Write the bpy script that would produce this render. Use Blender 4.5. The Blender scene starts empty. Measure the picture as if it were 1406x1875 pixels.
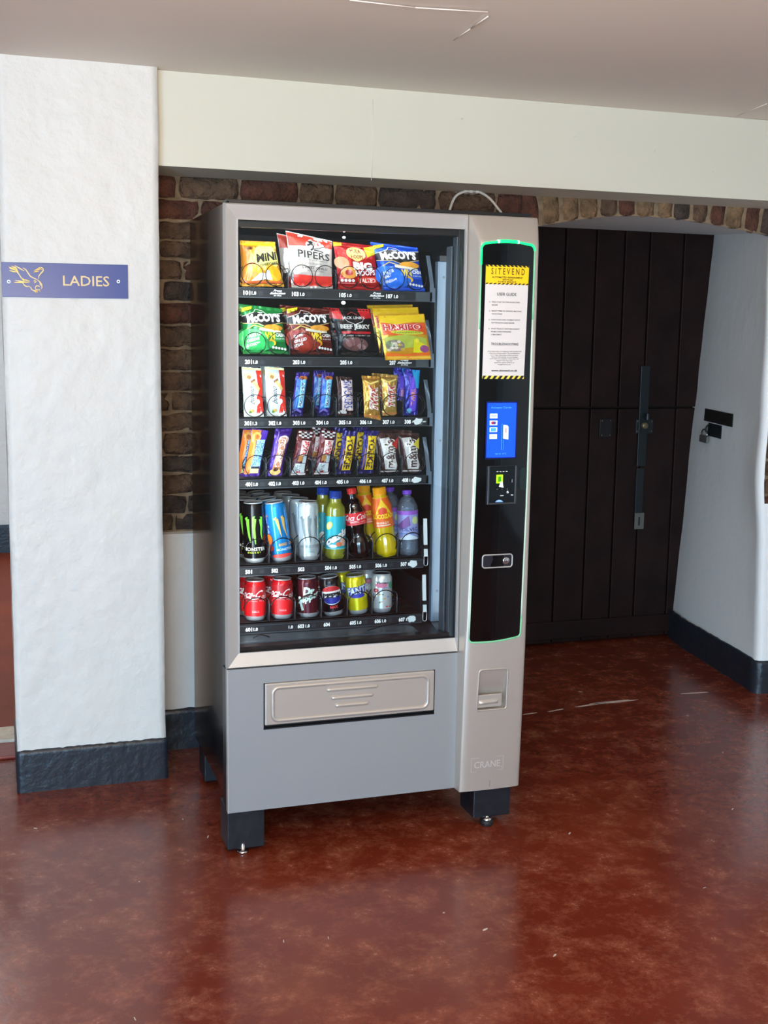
import bpy, bmesh, math, random
from mathutils import Vector, Matrix, noise
random.seed(7)
SC = bpy.context.scene
COL = SC.collection
PI = math.pi
# ------------------------------------------------------------------ camera
F_PX, YAW, PITCH, ROLL = 2158.357, 0.32141, 0.15034, -0.014505
CAM = Vector((-0.59847, -3.17055, 1.49470))
cy, sy = math.cos(YAW), math.sin(YAW)
fw = Vector((sy*math.cos(PITCH), cy*math.cos(PITCH), -math.sin(PITCH)))
rt = Vector((cy, -sy, 0)); dn = fw.cross(rt)
c_, s_ = math.cos(ROLL), math.sin(ROLL)
r2 = rt*c_ + dn*s_; d2 = -rt*s_ + dn*c_
cam = bpy.data.cameras.new('camera'); co = bpy.data.objects.new('camera', cam); COL.objects.link(co)
m3 = Matrix((r2, -d2, -fw)).transposed()
co.matrix_world = Matrix.Translation(CAM) @ m3.to_4x4()
cam.sensor_fit = 'VERTICAL'; cam.sensor_height = 24; cam.lens = 24*F_PX/1875; cam.clip_start = .02
SC.camera = co
# ------------------------------------------------------------------ world, light, exposure
SC.view_settings.view_transform = 'Standard'; SC.view_settings.look = 'None'
SC.view_settings.exposure = 0.17; SC.view_settings.gamma = 1.0
SC.view_settings.use_curve_mapping = False
W = bpy.data.worlds.new('world'); SC.world = W; W.use_nodes = True
W.node_tree.nodes['Background'].inputs[0].default_value = (.75, .86, 1, 1)
W.node_tree.nodes['Background'].inputs[1].default_value = 0.35

def area(name, loc, target, sx, sz, power, col, spread=180):
    l = bpy.data.lights.new(name, 'AREA'); l.shape = 'RECTANGLE'; l.size = sx; l.size_y = sz
    l.energy = power; l.color = col; l.spread = math.radians(spread)
    o = bpy.data.objects.new(name, l); COL.objects.link(o); o.location = loc
    o.rotation_euler = (Vector(target)-Vector(loc)).to_track_quat('-Z', 'Y').to_euler()
    return o
area('daylight_door', (-2.5, -7.3, 1.1), (0.9, 0.8, 0.4), 3.0, 2.0, 335, (.36, .68, 1))
area('cool_side_fill', (-3.1, -4.4, 1.0), (1.9, 1.1, .4), 1.8, 1.3, 185, (.36, .68, 1))  # added cool fill from the left to brighten the doorway reveal
area('room_lamp', (.6, -2.9, 2.25), (.6, -2.8, 0), 1.3, .25, 13, (1, .80, .54))
area('wall_lamp', (-.3, -1.6, 2.22), (.5, 0.7, 2.2), .9, .3, 3.2, (1, .62, .30), 120)
area('ceiling_fill', (-.5, -3.3, 1.4), (.1, -2.8, 2.3), 1.4, .5, 80, (1, .76, .52))  # added warm fill aimed up to brighten the ceiling, not a real fitting
area('ceiling_fill', (-1.9, -3.0, 1.3), (-1.7, -3.0, 2.3), 1.0, .5, 34, (1, .78, .56))  # second added upward fill for the left part of the ceiling
area('passage_lamp', (-1.3, 3.2, 2.2), (-1.2, 3.4, 0), 1.2, 1.2, 26, (.95, .97, 1))

# ------------------------------------------------------------------ materials
def lin(c):
    return tuple(((x/255)/12.92 if x/255 <= .04045 else ((x/255+.055)/1.055)**2.4) for x in c)
MC = {}
def mat(name, col, rough=.5, metal=0., spec=.5, bump=0., bscale=60., var=0., vscale=8., coat=0., emit=0., ecol=None, col2=None, aniso=None):
    if name in MC: return MC[name]
    m = bpy.data.materials.new(name); m.use_nodes = True; nt = m.node_tree; b = nt.nodes['Principled BSDF']
    l = lin(col) + (1,)
    b.inputs['Base Color'].default_value = l; b.inputs['Roughness'].default_value = rough
    b.inputs['Metallic'].default_value = metal; b.inputs['Specular IOR Level'].default_value = spec
    b.inputs['Coat Weight'].default_value = coat; b.inputs['Coat Roughness'].default_value = .05
    if emit:
        b.inputs['Emission Color'].default_value = lin(ecol or col)+(1,); b.inputs['Emission Strength'].default_value = emit
    if var or bump or col2:
        tc = nt.nodes.new('ShaderNodeTexCoord')
    if var or col2:
        n = nt.nodes.new('ShaderNodeTexNoise'); n.inputs['Scale'].default_value = vscale; n.inputs['Detail'].default_value = 6
        nt.links.new(tc.outputs['Object'], n.inputs['Vector'])
        r = nt.nodes.new('ShaderNodeValToRGB'); r.color_ramp.elements[0].position = .35; r.color_ramp.elements[1].position = .68
        a = tuple(x*(1-var) for x in l[:3])+(1,); c2 = (lin(col2)+(1,)) if col2 else tuple(min(1, x*(1+var)) for x in l[:3])+(1,)
        r.color_ramp.elements[0].color = a; r.color_ramp.elements[1].color = c2
        nt.links.new(n.outputs['Fac'], r.inputs['Fac']); nt.links.new(r.outputs['Color'], b.inputs['Base Color'])
    if bump:
        n = nt.nodes.new('ShaderNodeTexNoise'); n.inputs['Scale'].default_value = bscale; n.inputs['Detail'].default_value = 5
        nt.links.new(tc.outputs['Object'], n.inputs['Vector'])
        bp = nt.nodes.new('ShaderNodeBump'); bp.inputs['Strength'].default_value = bump; bp.inputs['Distance'].default_value = .004*max(1, bump)
        nt.links.new(n.outputs['Fac'], bp.inputs['Height']); nt.links.new(bp.outputs['Normal'], b.inputs['Normal'])
    MC[name] = m; return m
def P(*c, r=.4): return mat('print_%d_%d_%d_%d' % (c[0], c[1], c[2], int(r*100)), c, r)   # printed ink
def foil(*c, metal=.3, r=.24): return mat("foil_%d_%d_%d" % c, c, r, metal, bump=1.2, bscale=30)
def see_through(name, tint, ior=1.45, rough=.01, body=None, amount=0.):
    m = bpy.data.materials.new(name); m.use_nodes = True; nt = m.node_tree; nt.nodes.clear()
    out = nt.nodes.new('ShaderNodeOutputMaterial'); tr = nt.nodes.new('ShaderNodeBsdfTransparent'); gl = nt.nodes.new('ShaderNodeBsdfGlossy')
    tr.inputs[0].default_value = tuple(tint)+(1,); gl.inputs['Roughness'].default_value = rough
    fr = nt.nodes.new('ShaderNodeFresnel'); fr.inputs[0].default_value = ior; mx = nt.nodes.new('ShaderNodeMixShader')
    base = tr
    if body:
        df = nt.nodes.new('ShaderNodeBsdfDiffuse'); df.inputs[0].default_value = lin(body)+(1,)
        mb = nt.nodes.new('ShaderNodeMixShader'); mb.inputs[0].default_value = amount
        nt.links.new(tr.outputs[0], mb.inputs[1]); nt.links.new(df.outputs[0], mb.inputs[2]); base = mb
    nt.links.new(fr.outputs[0], mx.inputs[0]); nt.links.new(base.outputs[0], mx.inputs[1]); nt.links.new(gl.outputs[0], mx.inputs[2])
    nt.links.new(mx.outputs[0], out.inputs[0]); return m

M_plaster = mat('white_plaster', (218, 214, 206), .5, bump=1.3, bscale=20)
M_reveal_lit = mat('reveal_lit_white', (240, 242, 240), .5, bump=.6, bscale=14)  # same white as the plaster, lightened to stand for light missing in the doorway
M_beam = mat('cream_beam_paint', (210, 206, 188), .5, bump=.12, bscale=12)
M_ceil = mat('ceiling_paint', (230, 220, 208), .7, bump=.1, bscale=8)
M_black = mat('black_skirting_paint', (34, 40, 48), .38, bump=.5, bscale=60)
M_silver = mat('champagne_metal', (190, 182, 172), .38, .5)
M_frame = mat('door_frame_metal', (186, 185, 182), .45, .45)
M_grey = mat('grey_panel_paint', (150, 152, 153), .42, .25)
M_cab = mat('black_cabinet', (30, 31, 34), .13, 0, .9, coat=.6)
M_edge = mat('black_edge', (14, 15, 18), .4)
M_inner = mat('interior_steel', (26, 30, 36), .35, .3)
M_dark = mat('tray_black', (32, 37, 42), .4, .2)
M_strip = mat('strip_grey', (74, 84, 92), .35, .3)
M_post = mat('post_blue_grey', (104, 120, 136), .35, .4)
M_wire = mat('coil_wire', (40, 40, 44), .25, .8)
M_chrome = mat('chrome', (215, 215, 218), .15, 1)
M_alu = mat('can_aluminium', (200, 206, 210), .28, .55)
M_rub = mat('black_rubber', (18, 18, 20), .6)
M_gloss = mat('gloss_black', (3, 4, 6), .06, 0, .5)
M_white = P(238, 238, 236); M_ink = P(18, 18, 20)
M_num = mat('number_white', (240, 245, 245), .5, emit=.25)
M_glass = see_through('window_glass', (.93, .95, .95))

# ------------------------------------------------------------------ mesh builder
class MB:
    def __init__(s): s.v = []; s.f = []; s.m = []; s.sm = []; s.mats = []
    def mi(s, m):
        if m not in s.mats: s.mats.append(m)
        return s.mats.index(m)
    def add(s, vs, fs, m, smooth=False):
        o = len(s.v); s.v += [Vector(v) for v in vs]; k = s.mi(m)
        for f in fs: s.f.append([i+o for i in f]); s.m.append(k); s.sm.append(smooth)
        return s
    def box(s, x0, x1, y0, y1, z0, z1, m):
        return s.add([(x, y, z) for z in (z0, z1) for y in (y0, y1) for x in (x0, x1)],
                     [(0, 2, 3, 1), (4, 5, 7, 6), (0, 1, 5, 4), (2, 6, 7, 3), (0, 4, 6, 2), (1, 3, 7, 5)], m)
    def grid(s, pts, m, smooth=True, skip=None, closed=False):
        R = len(pts); Cn = len(pts[0]); fs = []
        for i in range(R-1):
            for j in range(Cn-1 if not closed else Cn):
                if skip and skip(i, j): continue
                k = (j+1) % Cn
                fs.append((i*Cn+j, i*Cn+k, (i+1)*Cn+k, (i+1)*Cn+j))
        return s.add([p for r in pts for p in r], fs, m, smooth)
    def prism(s, poly, f0, f1, m):   # poly 2d, f0/f1 map 2d -> 3d for the two ends
        n = len(poly)
        s.add([f0(*p) for p in poly]+[f1(*p) for p in poly],
              [tuple(range(n))[::-1], tuple(range(n, 2*n))]+[(i, (i+1) % n, n+(i+1) % n, n+i) for i in range(n)], m)
        return s
    def tube(s, pts, r, m, n=8, closed=False, cap=True):
        pts = [Vector(p) for p in pts]; rings = []; L = len(pts); up = None
        for i, p in enumerate(pts):
            a = pts[(i-1) % L] if (closed or i > 0) else p; b = pts[(i+1) % L] if (closed or i < L-1) else p
            t = (b-a).normalized()
            if up is None: up = Vector((0, 0, 1)) if abs(t.z) < .9 else Vector((1, 0, 0))
            u = (up - t*up.dot(t)).normalized(); w = t.cross(u); up = u
            rr = r[i] if isinstance(r, (list, tuple)) else r
            rings.append([p + (u*math.cos(2*PI*k/n)+w*math.sin(2*PI*k/n))*rr for k in range(n)])
        if closed: rings.append(rings[0])
        o = len(s.v); s.grid(rings, m, True, closed=True)
        if cap and not closed:
            k = s.mi(m); s.f.append([o+j for j in range(n)][::-1]); s.f.append([o+(L-1)*n+j for j in range(n)]); s.m += [k, k]; s.sm += [False, False]
        return s
    def lathe(s, prof, m, n=28, c=(0, 0, 0), lobes=None, mats=None):   # prof [(r,z)]
        rings = []
        for r, z in prof:
            ring = []
            for k in range(n):
                a = 2*PI*k/n; q = r
                if lobes: q = r*lobes(a, z)
                ring.append((c[0]+q*math.cos(a), c[1]+q*math.sin(a), c[2]+z))
            rings.append(ring)
        if mats is None: s.grid(rings, m, True, closed=True)
        else:
            for i in range(len(rings)-1): s.grid(rings[i:i+2], mats(i), True, closed=True)
        s.add(rings[0], [tuple(range(n))[::-1]], m if mats is None else mats(0)); s.add(rings[-1], [tuple(range(n))], m if mats is None else mats(len(rings)-2))
        return s
    def build(s, name, parent=None, bevel=0, merge=False, loc=None, rot=None, segs=2):
        me = bpy.data.meshes.new(name); me.from_pydata([tuple(v) for v in s.v], [], s.f)
        for m in s.mats: me.materials.append(m)
        me.polygons.foreach_set('material_index', s.m); me.polygons.foreach_set('use_smooth', s.sm)
        if merge:
            bm = bmesh.new(); bm.from_mesh(me); bmesh.ops.remove_doubles(bm, verts=bm.verts, dist=1e-5); bmesh.ops.recalc_face_normals(bm, faces=bm.faces); bm.to_mesh(me); bm.free()
        me.update()
        o = bpy.data.objects.new(name, me); COL.objects.link(o)
        if parent: o.parent = parent
        if loc is not None: o.location = loc
        if rot is not None: o.rotation_euler = rot
        if bevel:
            b = o.modifiers.new('bevel', 'BEVEL'); b.width = bevel; b.segments = segs; b.limit_method = 'ANGLE'; b.angle_limit = .6
        return o
def tag(o, label, cat, group=None):
    o['label'] = label; o['category'] = cat
    if group: o['group'] = group
    return o
def struct(o): o['kind'] = 'structure'; return o
def empty(name, loc=(0, 0, 0), rz=0):
    o = bpy.data.objects.new(name, None); COL.objects.link(o); o.location = loc; o.rotation_euler = (0, 0, rz); o.empty_display_size = .05; return o

# ------------------------------------------------------------------ flat artwork (mapped onto surfaces)
TXT = {}
def glyphs(t, bold):
    k = (t, bold)
    if k in TXT: return TXT[k]
    cu = bpy.data.curves.new('lettering', 'FONT'); cu.body = t; cu.size = 1; cu.resolution_u = 2; cu.offset = bold; cu.fill_mode = 'BOTH'
    ob = bpy.data.objects.new('lettering', cu); COL.objects.link(ob)
    dg = bpy.context.evaluated_depsgraph_get(); me = bpy.data.meshes.new_from_object(ob.evaluated_get(dg))
    vs = [(v.co.x, v.co.y) for v in me.vertices]; fs = [tuple(p.vertices) for p in me.polygons]
    bpy.data.objects.remove(ob); bpy.data.curves.remove(cu); bpy.data.meshes.remove(me)
    x0 = min(v[0] for v in vs); x1 = max(v[0] for v in vs); y0 = min(v[1] for v in vs); y1 = max(v[1] for v in vs)
    vs = [((x-x0)/(x1-x0), (y-y0)/(y1-y0)) for x, y in vs]
    TXT[k] = (vs, fs); return TXT[k]
class Art:
    def __init__(s): s.items = []
    def poly(s, pts, m): s.items.append((list(pts), [tuple(range(len(pts)))], m)); return s
    def rect(s, x0, y0, x1, y1, m): return s.poly([(x0, y0), (x1, y0), (x1, y1), (x0, y1)], m)
    def ell(s, cx, cy, rx, ry, m, n=22, a0=0, a1=2*PI, tilt=0):
        full = abs(a1-a0-2*PI) < 1e-3; pts = []
        for k in range(n if full else n+1):
            a = a0+(a1-a0)*k/n; x, y = rx*math.cos(a), ry*math.sin(a)
            pts.append((cx+x*math.cos(tilt)-y*math.sin(tilt), cy+x*math.sin(tilt)+y*math.cos(tilt)))
        return s.poly(pts, m)
    def stroke(s, pts, w, m, asp=1.0):
        for i in range(len(pts)-1):
            (ax, ay), (bx, by) = pts[i], pts[i+1]; dx, dy = bx-ax, (by-ay)/asp; L = math.hypot(dx, dy) or 1
            w0 = w[i] if isinstance(w, (list, tuple)) else w; w1 = w[i+1] if isinstance(w, (list, tuple)) else w
            nx, ny = -dy/L, dx/L*asp
            s.poly([(ax-nx*w0/2, ay-ny*w0/2), (bx-nx*w1/2, by-ny*w1/2), (bx+nx*w1/2, by+ny*w1/2), (ax+nx*w0/2, ay+ny*w0/2)], m)
        return s
    def ring(s, cx, cy, rx, ry, w, m, a0=0, a1=2*PI, n=24):
        return s.stroke([(cx+rx*math.cos(a0+(a1-a0)*k/n), cy+ry*math.sin(a0+(a1-a0)*k/n)) for k in range(n+1)], w, m)
    def text(s, t, x0, y0, x1, y1, m, rot=0, shear=0, bold=.012, tilt=0, arc=0):
        vs, fs = glyphs(t, bold); out = []
        for x, y in vs:
            if shear: x = x+shear*(y-.5)
            if arc: y = y + arc*(1-(2*x-1)**2)
            if rot == 90: x, y = 1-y, x
            elif rot == -90: x, y = y, 1-x
            X = x0+(x1-x0)*x; Y = y0+(y1-y0)*y + tilt*(x-.5)
            out.append((X, Y))
        s.items.append((out, fs, m)); return s
    def emit(s, mb, f, L=None, base=.0004, step=.00012, sc=(1, 1)):
        for k, (vs, fs, m) in enumerate(s.items):
            off = base+step*k
            if L:
                bm = bmesh.new(); bv = [bm.verts.new((x, y, 0)) for x, y in vs]
                for fc in fs:
                    try: bm.faces.new([bv[i] for i in fc])
                    except ValueError: pass
                bmesh.ops.triangulate(bm, faces=bm.faces[:])
                for _ in range(5):
                    ed = [e for e in bm.edges if math.hypot((e.verts[0].co.x-e.verts[1].co.x)*sc[0], (e.verts[0].co.y-e.verts[1].co.y)*sc[1]) > L]
                    if not ed: break
                    bmesh.ops.subdivide_edges(bm, edges=ed, cuts=1); bmesh.ops.triangulate(bm, faces=bm.faces[:])
                bm.verts.index_update()
                vs2 = [(v.co.x, v.co.y) for v in bm.verts]; fs2 = [tuple(v.index for v in fc.verts) for fc in bm.faces]; bm.free()
            else: vs2, fs2 = vs, fs
            mb.add([f(x, y, off) for x, y in vs2], fs2, m, True)
        return mb
def flat(x0, z0, w, h, y, nrm=-1):   # unit square on a plane of constant y, facing -y
    return lambda u, v, o: (x0+u*w, y+nrm*o, z0+v*h)
def rrect(x0, y0, x1, y1, r, n=6):
    pts = []
    for cx, cy_, a in ((x1-r, y1-r, 0), (x0+r, y1-r, PI/2), (x0+r, y0+r, PI), (x1-r, y0+r, 1.5*PI)):
        pts += [(cx+r*math.cos(a+PI/2*k/n), cy_+r*math.sin(a+PI/2*k/n)) for k in range(n+1)]
    return pts
def nz(x, y, z, s=1.0): return noise.noise(Vector((x*s, y*s, z*s)))
# ================================================================== THE ROOM
CZ = 2.298
# floor -------------------------------------------------------------
def floor_mat():
    m = bpy.data.materials.new('red_oxide_floor_paint'); m.use_nodes = True; nt = m.node_tree; b = nt.nodes['Principled BSDF']; N = nt.nodes.new; K = nt.links.new
    tc = N('ShaderNodeTexCoord')
    def nzn(sc, det, rough=.55, dist=0.):
        n = N('ShaderNodeTexNoise'); n.inputs['Scale'].default_value = sc; n.inputs['Detail'].default_value = det; n.inputs['Roughness'].default_value = rough
        n.inputs['Distortion'].default_value = dist; K(tc.outputs['Object'], n.inputs['Vector']); return n
    def ramp(src, stops):
        r = N('ShaderNodeValToRGB'); e = r.color_ramp.elements
        for i, (p, c) in enumerate(stops):
            q = e[i] if i < 2 else e.new(p); q.position = p; q.color = (c if len(c) == 4 else tuple(c)+(1,))
        K(src, r.inputs['Fac']); return r
    def mix(f, a, c):
        x = N('ShaderNodeMixRGB'); K(f, x.inputs[0]); K(a, x.inputs[1]) if not isinstance(a, tuple) else setattr(x.inputs[1], 'default_value', a)
        K(c, x.inputs[2]) if not isinstance(c, tuple) else setattr(x.inputs[2], 'default_value', c); return x
    big = nzn(1.3, 5, .6, .2); base = ramp(big.outputs['Fac'], [(.3, lin((98, 34, 20))), (.55, lin((112, 44, 27))), (.75, lin((126, 56, 37)))])
    mid = nzn(9, 12, .8, .15); wear = ramp(mid.outputs['Fac'], [(.47, (0, 0, 0)), (.68, (.7, .7, .7))])
    c1 = mix(wear.outputs['Color'], base.outputs['Color'], lin((164, 98, 72))+(1,))
    fine = nzn(60, 4, .7, 1.5); sp = ramp(fine.outputs['Fac'], [(.66, (0, 0, 0)), (.76, (.5, .5, .5))])
    c2 = mix(sp.outputs['Color'], c1.outputs['Color'], lin((176, 122, 100))+(1,))
    dk = nzn(22, 9, .75, .3); dr = ramp(dk.outputs['Fac'], [(.28, (.55, .55, .55)), (.42, (0, 0, 0))])
    c3 = mix(dr.outputs['Color'], c2.outputs['Color'], lin((74, 20, 14))+(1,))
    K(c3.outputs['Color'], b.inputs['Base Color'])
    rr = ramp(mid.outputs['Fac'], [(.35, (.16, .16, .16)), (.75, (.34, .34, .34))]); K(rr.outputs['Color'], b.inputs['Roughness'])
    b.inputs['Specular IOR Level'].default_value = .55
    bp = N('ShaderNodeBump'); bp.inputs['Strength'].default_value = .28; bp.inputs['Distance'].default_value = .004
    h = nzn(11, 6, .6, .5); K(h.outputs['Fac'], bp.inputs['Height']); K(bp.outputs['Normal'], b.inputs['Normal'])
    return m
M_floor = floor_mat(); M_flake = mat('bare_screed', (205, 190, 178), .7, var=.2, vscale=30)
g = MB(); g.box(-3.2, 3.7, -8, 2.6, -.05, 0, M_floor)
def flake(cx, cy_, L, w, ang, seed):
    pts = []; n = 18
    for k in range(n):
        a = 2*PI*k/n; q = 1+.45*nz(math.cos(a)*2, math.sin(a)*2, seed, 1.3)
        x, y = L/2*q*math.cos(a), w/2*q*math.sin(a)
        pts.append((cx+x*math.cos(ang)-y*math.sin(ang), cy_+x*math.sin(ang)+y*math.cos(ang)))
    g.prism(pts, lambda x, y: (x, y, -.001), lambda x, y: (x, y, .0006), M_flake)
flake(1.80, .995, .2, .022, .02, 1); flake(1.69, .985, .13, .012, .1, 2); flake(2.2, 1.01, .12, .01, -.1, 3); flake(1.52, .96, .07, .01, .2, 4); flake(1.40, .95, .06, .008, .1, 5)
for i in range(40):
    flake(random.uniform(-.7, 2.3), random.uniform(-1.6, 1.2), random.uniform(.004, .018), random.uniform(.002, .006), random.uniform(0, 3), i+9)
struct(g.build('floor'))
# ceiling -----------------------------------------------------------
g = MB(); n = 24
g.grid([[(-3.2+6.9*i/n, -8+10.6*j/n, CZ+.006*nz(i*.5, j*.5, 3)) for i in range(n+1)] for j in range(n+1)][::-1], M_ceil)
M_crack = mat('filler_line', (226, 216, 208), .6)
def cpt(px, py, z=CZ-.004):
    x = (px-703)/F_PX; y = (py-937.5)/F_PX; d = r2*x+d2*y+fw; t = (z-CAM.z)/d.z; return CAM+d*t
for a, b, w in (((640, 0), (760, 14), .004), ((760, 14), (893, 22), .004), ((893, 30), (862, 52), .004), ((862, 52), (830, 74), .003), ((1350, 212), (1404, 190), .003)):
    p, q = cpt(*a), cpt(*b); g.tube([p, q], w/2, M_crack, 5)
struct(g.build('ceiling'))
# pillar wall on the left --------------------------------------------
YC = .662
g = MB(); xs = [-.558+.476*i/22 for i in range(23)]; zs = [CZ*j/70 for j in range(71)]
def pill(x, z, y, k=1.):
    ex = 0
    return (x + .0035*nz(z*5, y*4, 1)*k, y + .004*nz(x*6, z*6, 2)+.002*nz(x*22, z*22, 5), z)
g.grid([[pill(x, z, YC) for x in xs] for z in zs], M_plaster)
for X in (-.558, -.082):
    ys = [YC+.34*k/6 for k in range(7)]
    rows = [[pill(X, z, YC) if y == YC else (X+.0035*nz(z*5, y*4, 1), y, z) for y in ys] for z in zs]
    g.grid(rows if X > -.3 else [r[::-1] for r in rows], M_plaster)
g.grid([[(x, YC+.34, z) for x in (-.082, -.558)] for z in (0, CZ)], M_plaster)
struct(g.build('wall_left', merge=True))
def skirting(name, path, z1, thick, m=M_black, seed=0, w=.0035):   # path [(x,y)], outward normal to the right of travel... offset towards the viewer
    g = MB(); N = []
    for i, (x, y) in enumerate(path):
        a = path[max(0, i-1)]; b = path[min(len(path)-1, i+1)]; dx, dy = b[0]-a[0], b[1]-a[1]; L = math.hypot(dx, dy); N.append((dy/L, -dx/L))
    rows = []
    for j in range(9):
        row = []
        for i, (x, y) in enumerate(path):
            z = z1*j/8 if j < 8 else z1 + .0045*nz(i*.7, seed, 0)+.002*nz(i*2.1, seed, 3)
            o = thick + w*nz(i*.6, j*.9, seed)*(j < 8)
            row.append((x+N[i][0]*o, y+N[i][1]*o, z))
        rows.append(row)
    rows.append([(x-N[i][0]*.003, y-N[i][1]*.003, rows[8][i][2]) for i, (x, y) in enumerate(path)])
    g.grid(rows, m); return struct(g.build(name))
pth = [(-.561, YC+.34), (-.561, YC+.1)]+[(-.561+.481*i/40, YC-.001) for i in range(41)]+[(-.080, YC+.1), (-.080, YC+.3)]
skirting('baseboard_left', pth, .143, .003, seed=1, w=.002)
# cream lintel beam --------------------------------------------------
YB = .705
g = MB(); n = 40
g.grid([[(-.085+2.9*i/n, YB+.002*nz(i*.4, j*.5, 7), 2.009+(CZ-2.009)*j/8) for i in range(n+1)] for j in range(9)], M_beam)
g.box(-.085, 2.815, YB+.004, .949, 2.009, CZ, M_beam)
g.tube([(.63, YB-.0005, 2.0), (.633, YB-.0005, 2.12), (.632, YB-.0005, 2.26)], .0012, M_crack, 5)
for x, z in ((1.38, 2.19), (1.7, 2.16), (.95, 2.22), (1.95, 2.1)): g.lathe([(.0005, -.003), (.004, -.001), (.0035, .002), (.0005, .004)], M_beam, 8, (x, YB-.001, z))
struct(g.build('trim_1', merge=False))
# brick wall -------------------------------------------------------------
YW = .95
BR = [mat('brick_umber', (94, 71, 52), .85, bump=2.2, bscale=60, var=.35, vscale=25), mat('brick_oxblood', (88, 52, 37), .85, bump=2.2, bscale=55, var=.3, vscale=22),
      mat('brick_tan', (124, 97, 68), .85, bump=2.2, bscale=50, var=.35, vscale=24), mat('brick_char', (70, 57, 48), .85, bump=2.2, bscale=60, var=.4, vscale=20)]
M_mort = mat('lime_mortar', (130, 109, 84), .9, bump=1., bscale=40, var=.3, vscale=30)
g = MB()
def stone(cx, cz, w, h, ang, m, y0=YW, dep=.03, rough=.006, seed=0):
    nx, nzz = max(3, int(w/.022)), max(3, int(h/.022)); ca, sa = math.cos(ang), math.sin(ang); rows = []
    for j in range(nzz+3):
        row = []
        for i in range(nx+3):
            ii = min(max(i-1, 0), nx); jj = min(max(j-1, 0), nzz)
            u = (ii/nx-.5); v = (jj/nzz-.5)
            edge = max(abs(u), abs(v))*2; yy = y0-dep + (.005*max(0, edge-.8)/.2)
            if i in (0, nx+2) or j in (0, nzz+2): yy = y0+.01
            # rounded corners
            r = (abs(2*u)**12+abs(2*v)**12)**(1/12.) if edge > .5 else 1
            r = max(1, r)
            x = u*w/r; z = v*h/r
            q = rough*nz(cx*9+x*22, cz*9+z*22, seed)
            x += .005*nz(x*30+cx*7, z*30, seed+4); z += .005*nz(x*30, z*30+cz*7, seed+8)
            row.append((cx+x*ca-z*sa, yy+q, cz+x*sa+z*ca))
        rows.append(row)
    g.grid(rows, m)
def arch_z(x):
    P_ = [(1.25, 1.865), (1.365, 1.897), (1.422, 1.907), (1.535, 1.928), (1.651, 1.944), (1.768, 1.952), (1.913, 1.950), (2.085, 1.938), (2.212, 1.923), (2.382, 1.902), (2.9, 1.85)]
    for (a, b), (c, d) in zip(P_, P_[1:]):
        if x <= c: return b+(d-b)*max(0, (x-a))/(c-a)
    return P_[-1][1]
# mortar bed with the arched opening left out
xs = [-.2+.05*i for i in range(64)]
g.grid([[(x, YW, 2.05) for x in xs], [(x, YW, (arch_z(x)+.004 if x > 1.31 else .79)) for x in xs]][::-1], M_mort, smooth=False)
z = .795; row = 0
while z < 2.02:
    h = random.uniform(.062, .085); x = -.2+random.uniform(-.1, 0)
    while x < 1.27:
        w = random.choice((.11, .16, .21, .23, .13))
        xe = min(x+w, 1.30)
        if xe-x > .05:
            stone((x+xe)/2, z+h/2, xe-x-.008, h-.008, random.uniform(-.03, .03), random.choice((BR[0], BR[0], BR[3], BR[1], BR[2] if z > 1.7 else BR[3])), dep=random.uniform(.006, .018), seed=row*7+x, rough=.012)
        x += w
    z += h; row += 1
x = 1.335; k = 0
while x < 3.0:
    w = random.uniform(.072, .09); lean = (x-1.87)*.28
    zb = arch_z(x); hh = .24
    dx = math.sin(lean)
    stone(x+dx*hh/2, zb+.004+hh/2, w-.014, hh, -lean, [BR[1], BR[2], BR[3], BR[2], BR[1], BR[0], BR[2], BR[1]][(k*3+k//4) % 8], dep=random.uniform(.005, .012), seed=k+50, rough=.005)
    x += w; k += 1
struct(g.build('wall_back'))
# white dado under the brick, behind the machine -----------------------
M_dado = M_plaster
g = MB(); g.grid([[(-.2+1.5*i/20, YW-.004-(.012 if j > 0 else .012), zz) for i in range(21)] for j, zz in enumerate((0, .3, .6, .775, .787))], M_dado)
g.add([(-.2, YW-.016, .787), (1.3, YW-.016, .787), (1.3, YW+.01, .797), (-.2, YW+.01, .797)], [(0, 1, 2, 3)], M_dado)
struct(g.build('wall_rear'))
skirting('baseboard_rear', [(-.2+1.5*i/50, YW-.018) for i in range(51)], .150, .005, seed=4)
g = MB(); g.box(-.2, -.082, YC+.33, 1.03, 0, CZ, M_plaster); struct(g.build('wall_recess'))
# doorway soffit ---------------------------------------------------------
g = MB(); n = 30; rows = []
for j in range(13):
    t = j/12; row = []
    for i in range(n+1):
        u = i/n; xf = 1.27+(2.47-1.27)*u; xb = 1.40+(2.78-1.40)*u
        zf = arch_z(xf)+.004+(.012*nz(xf*9, 0, 1) if xf > 1.9 and t == 0 else 0); zb = 1.992
        tt = t**.75
        row.append((xf+(xb-xf)*t, YW-.004+(1.93-YW)*t, zf+(zb-zf)*tt))
    rows.append(row)
g.grid(rows, M_reveal_lit); struct(g.build('wall_doorway_top'))
g = MB()
g.grid([[(1.30+.12*t, YW+.98*t, zz) for t in (0, .25, .5, .75, 1)] for zz in (0, .5, 1, 1.5, 2.02)], M_plaster); struct(g.build('wall_doorway_left'))
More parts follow.
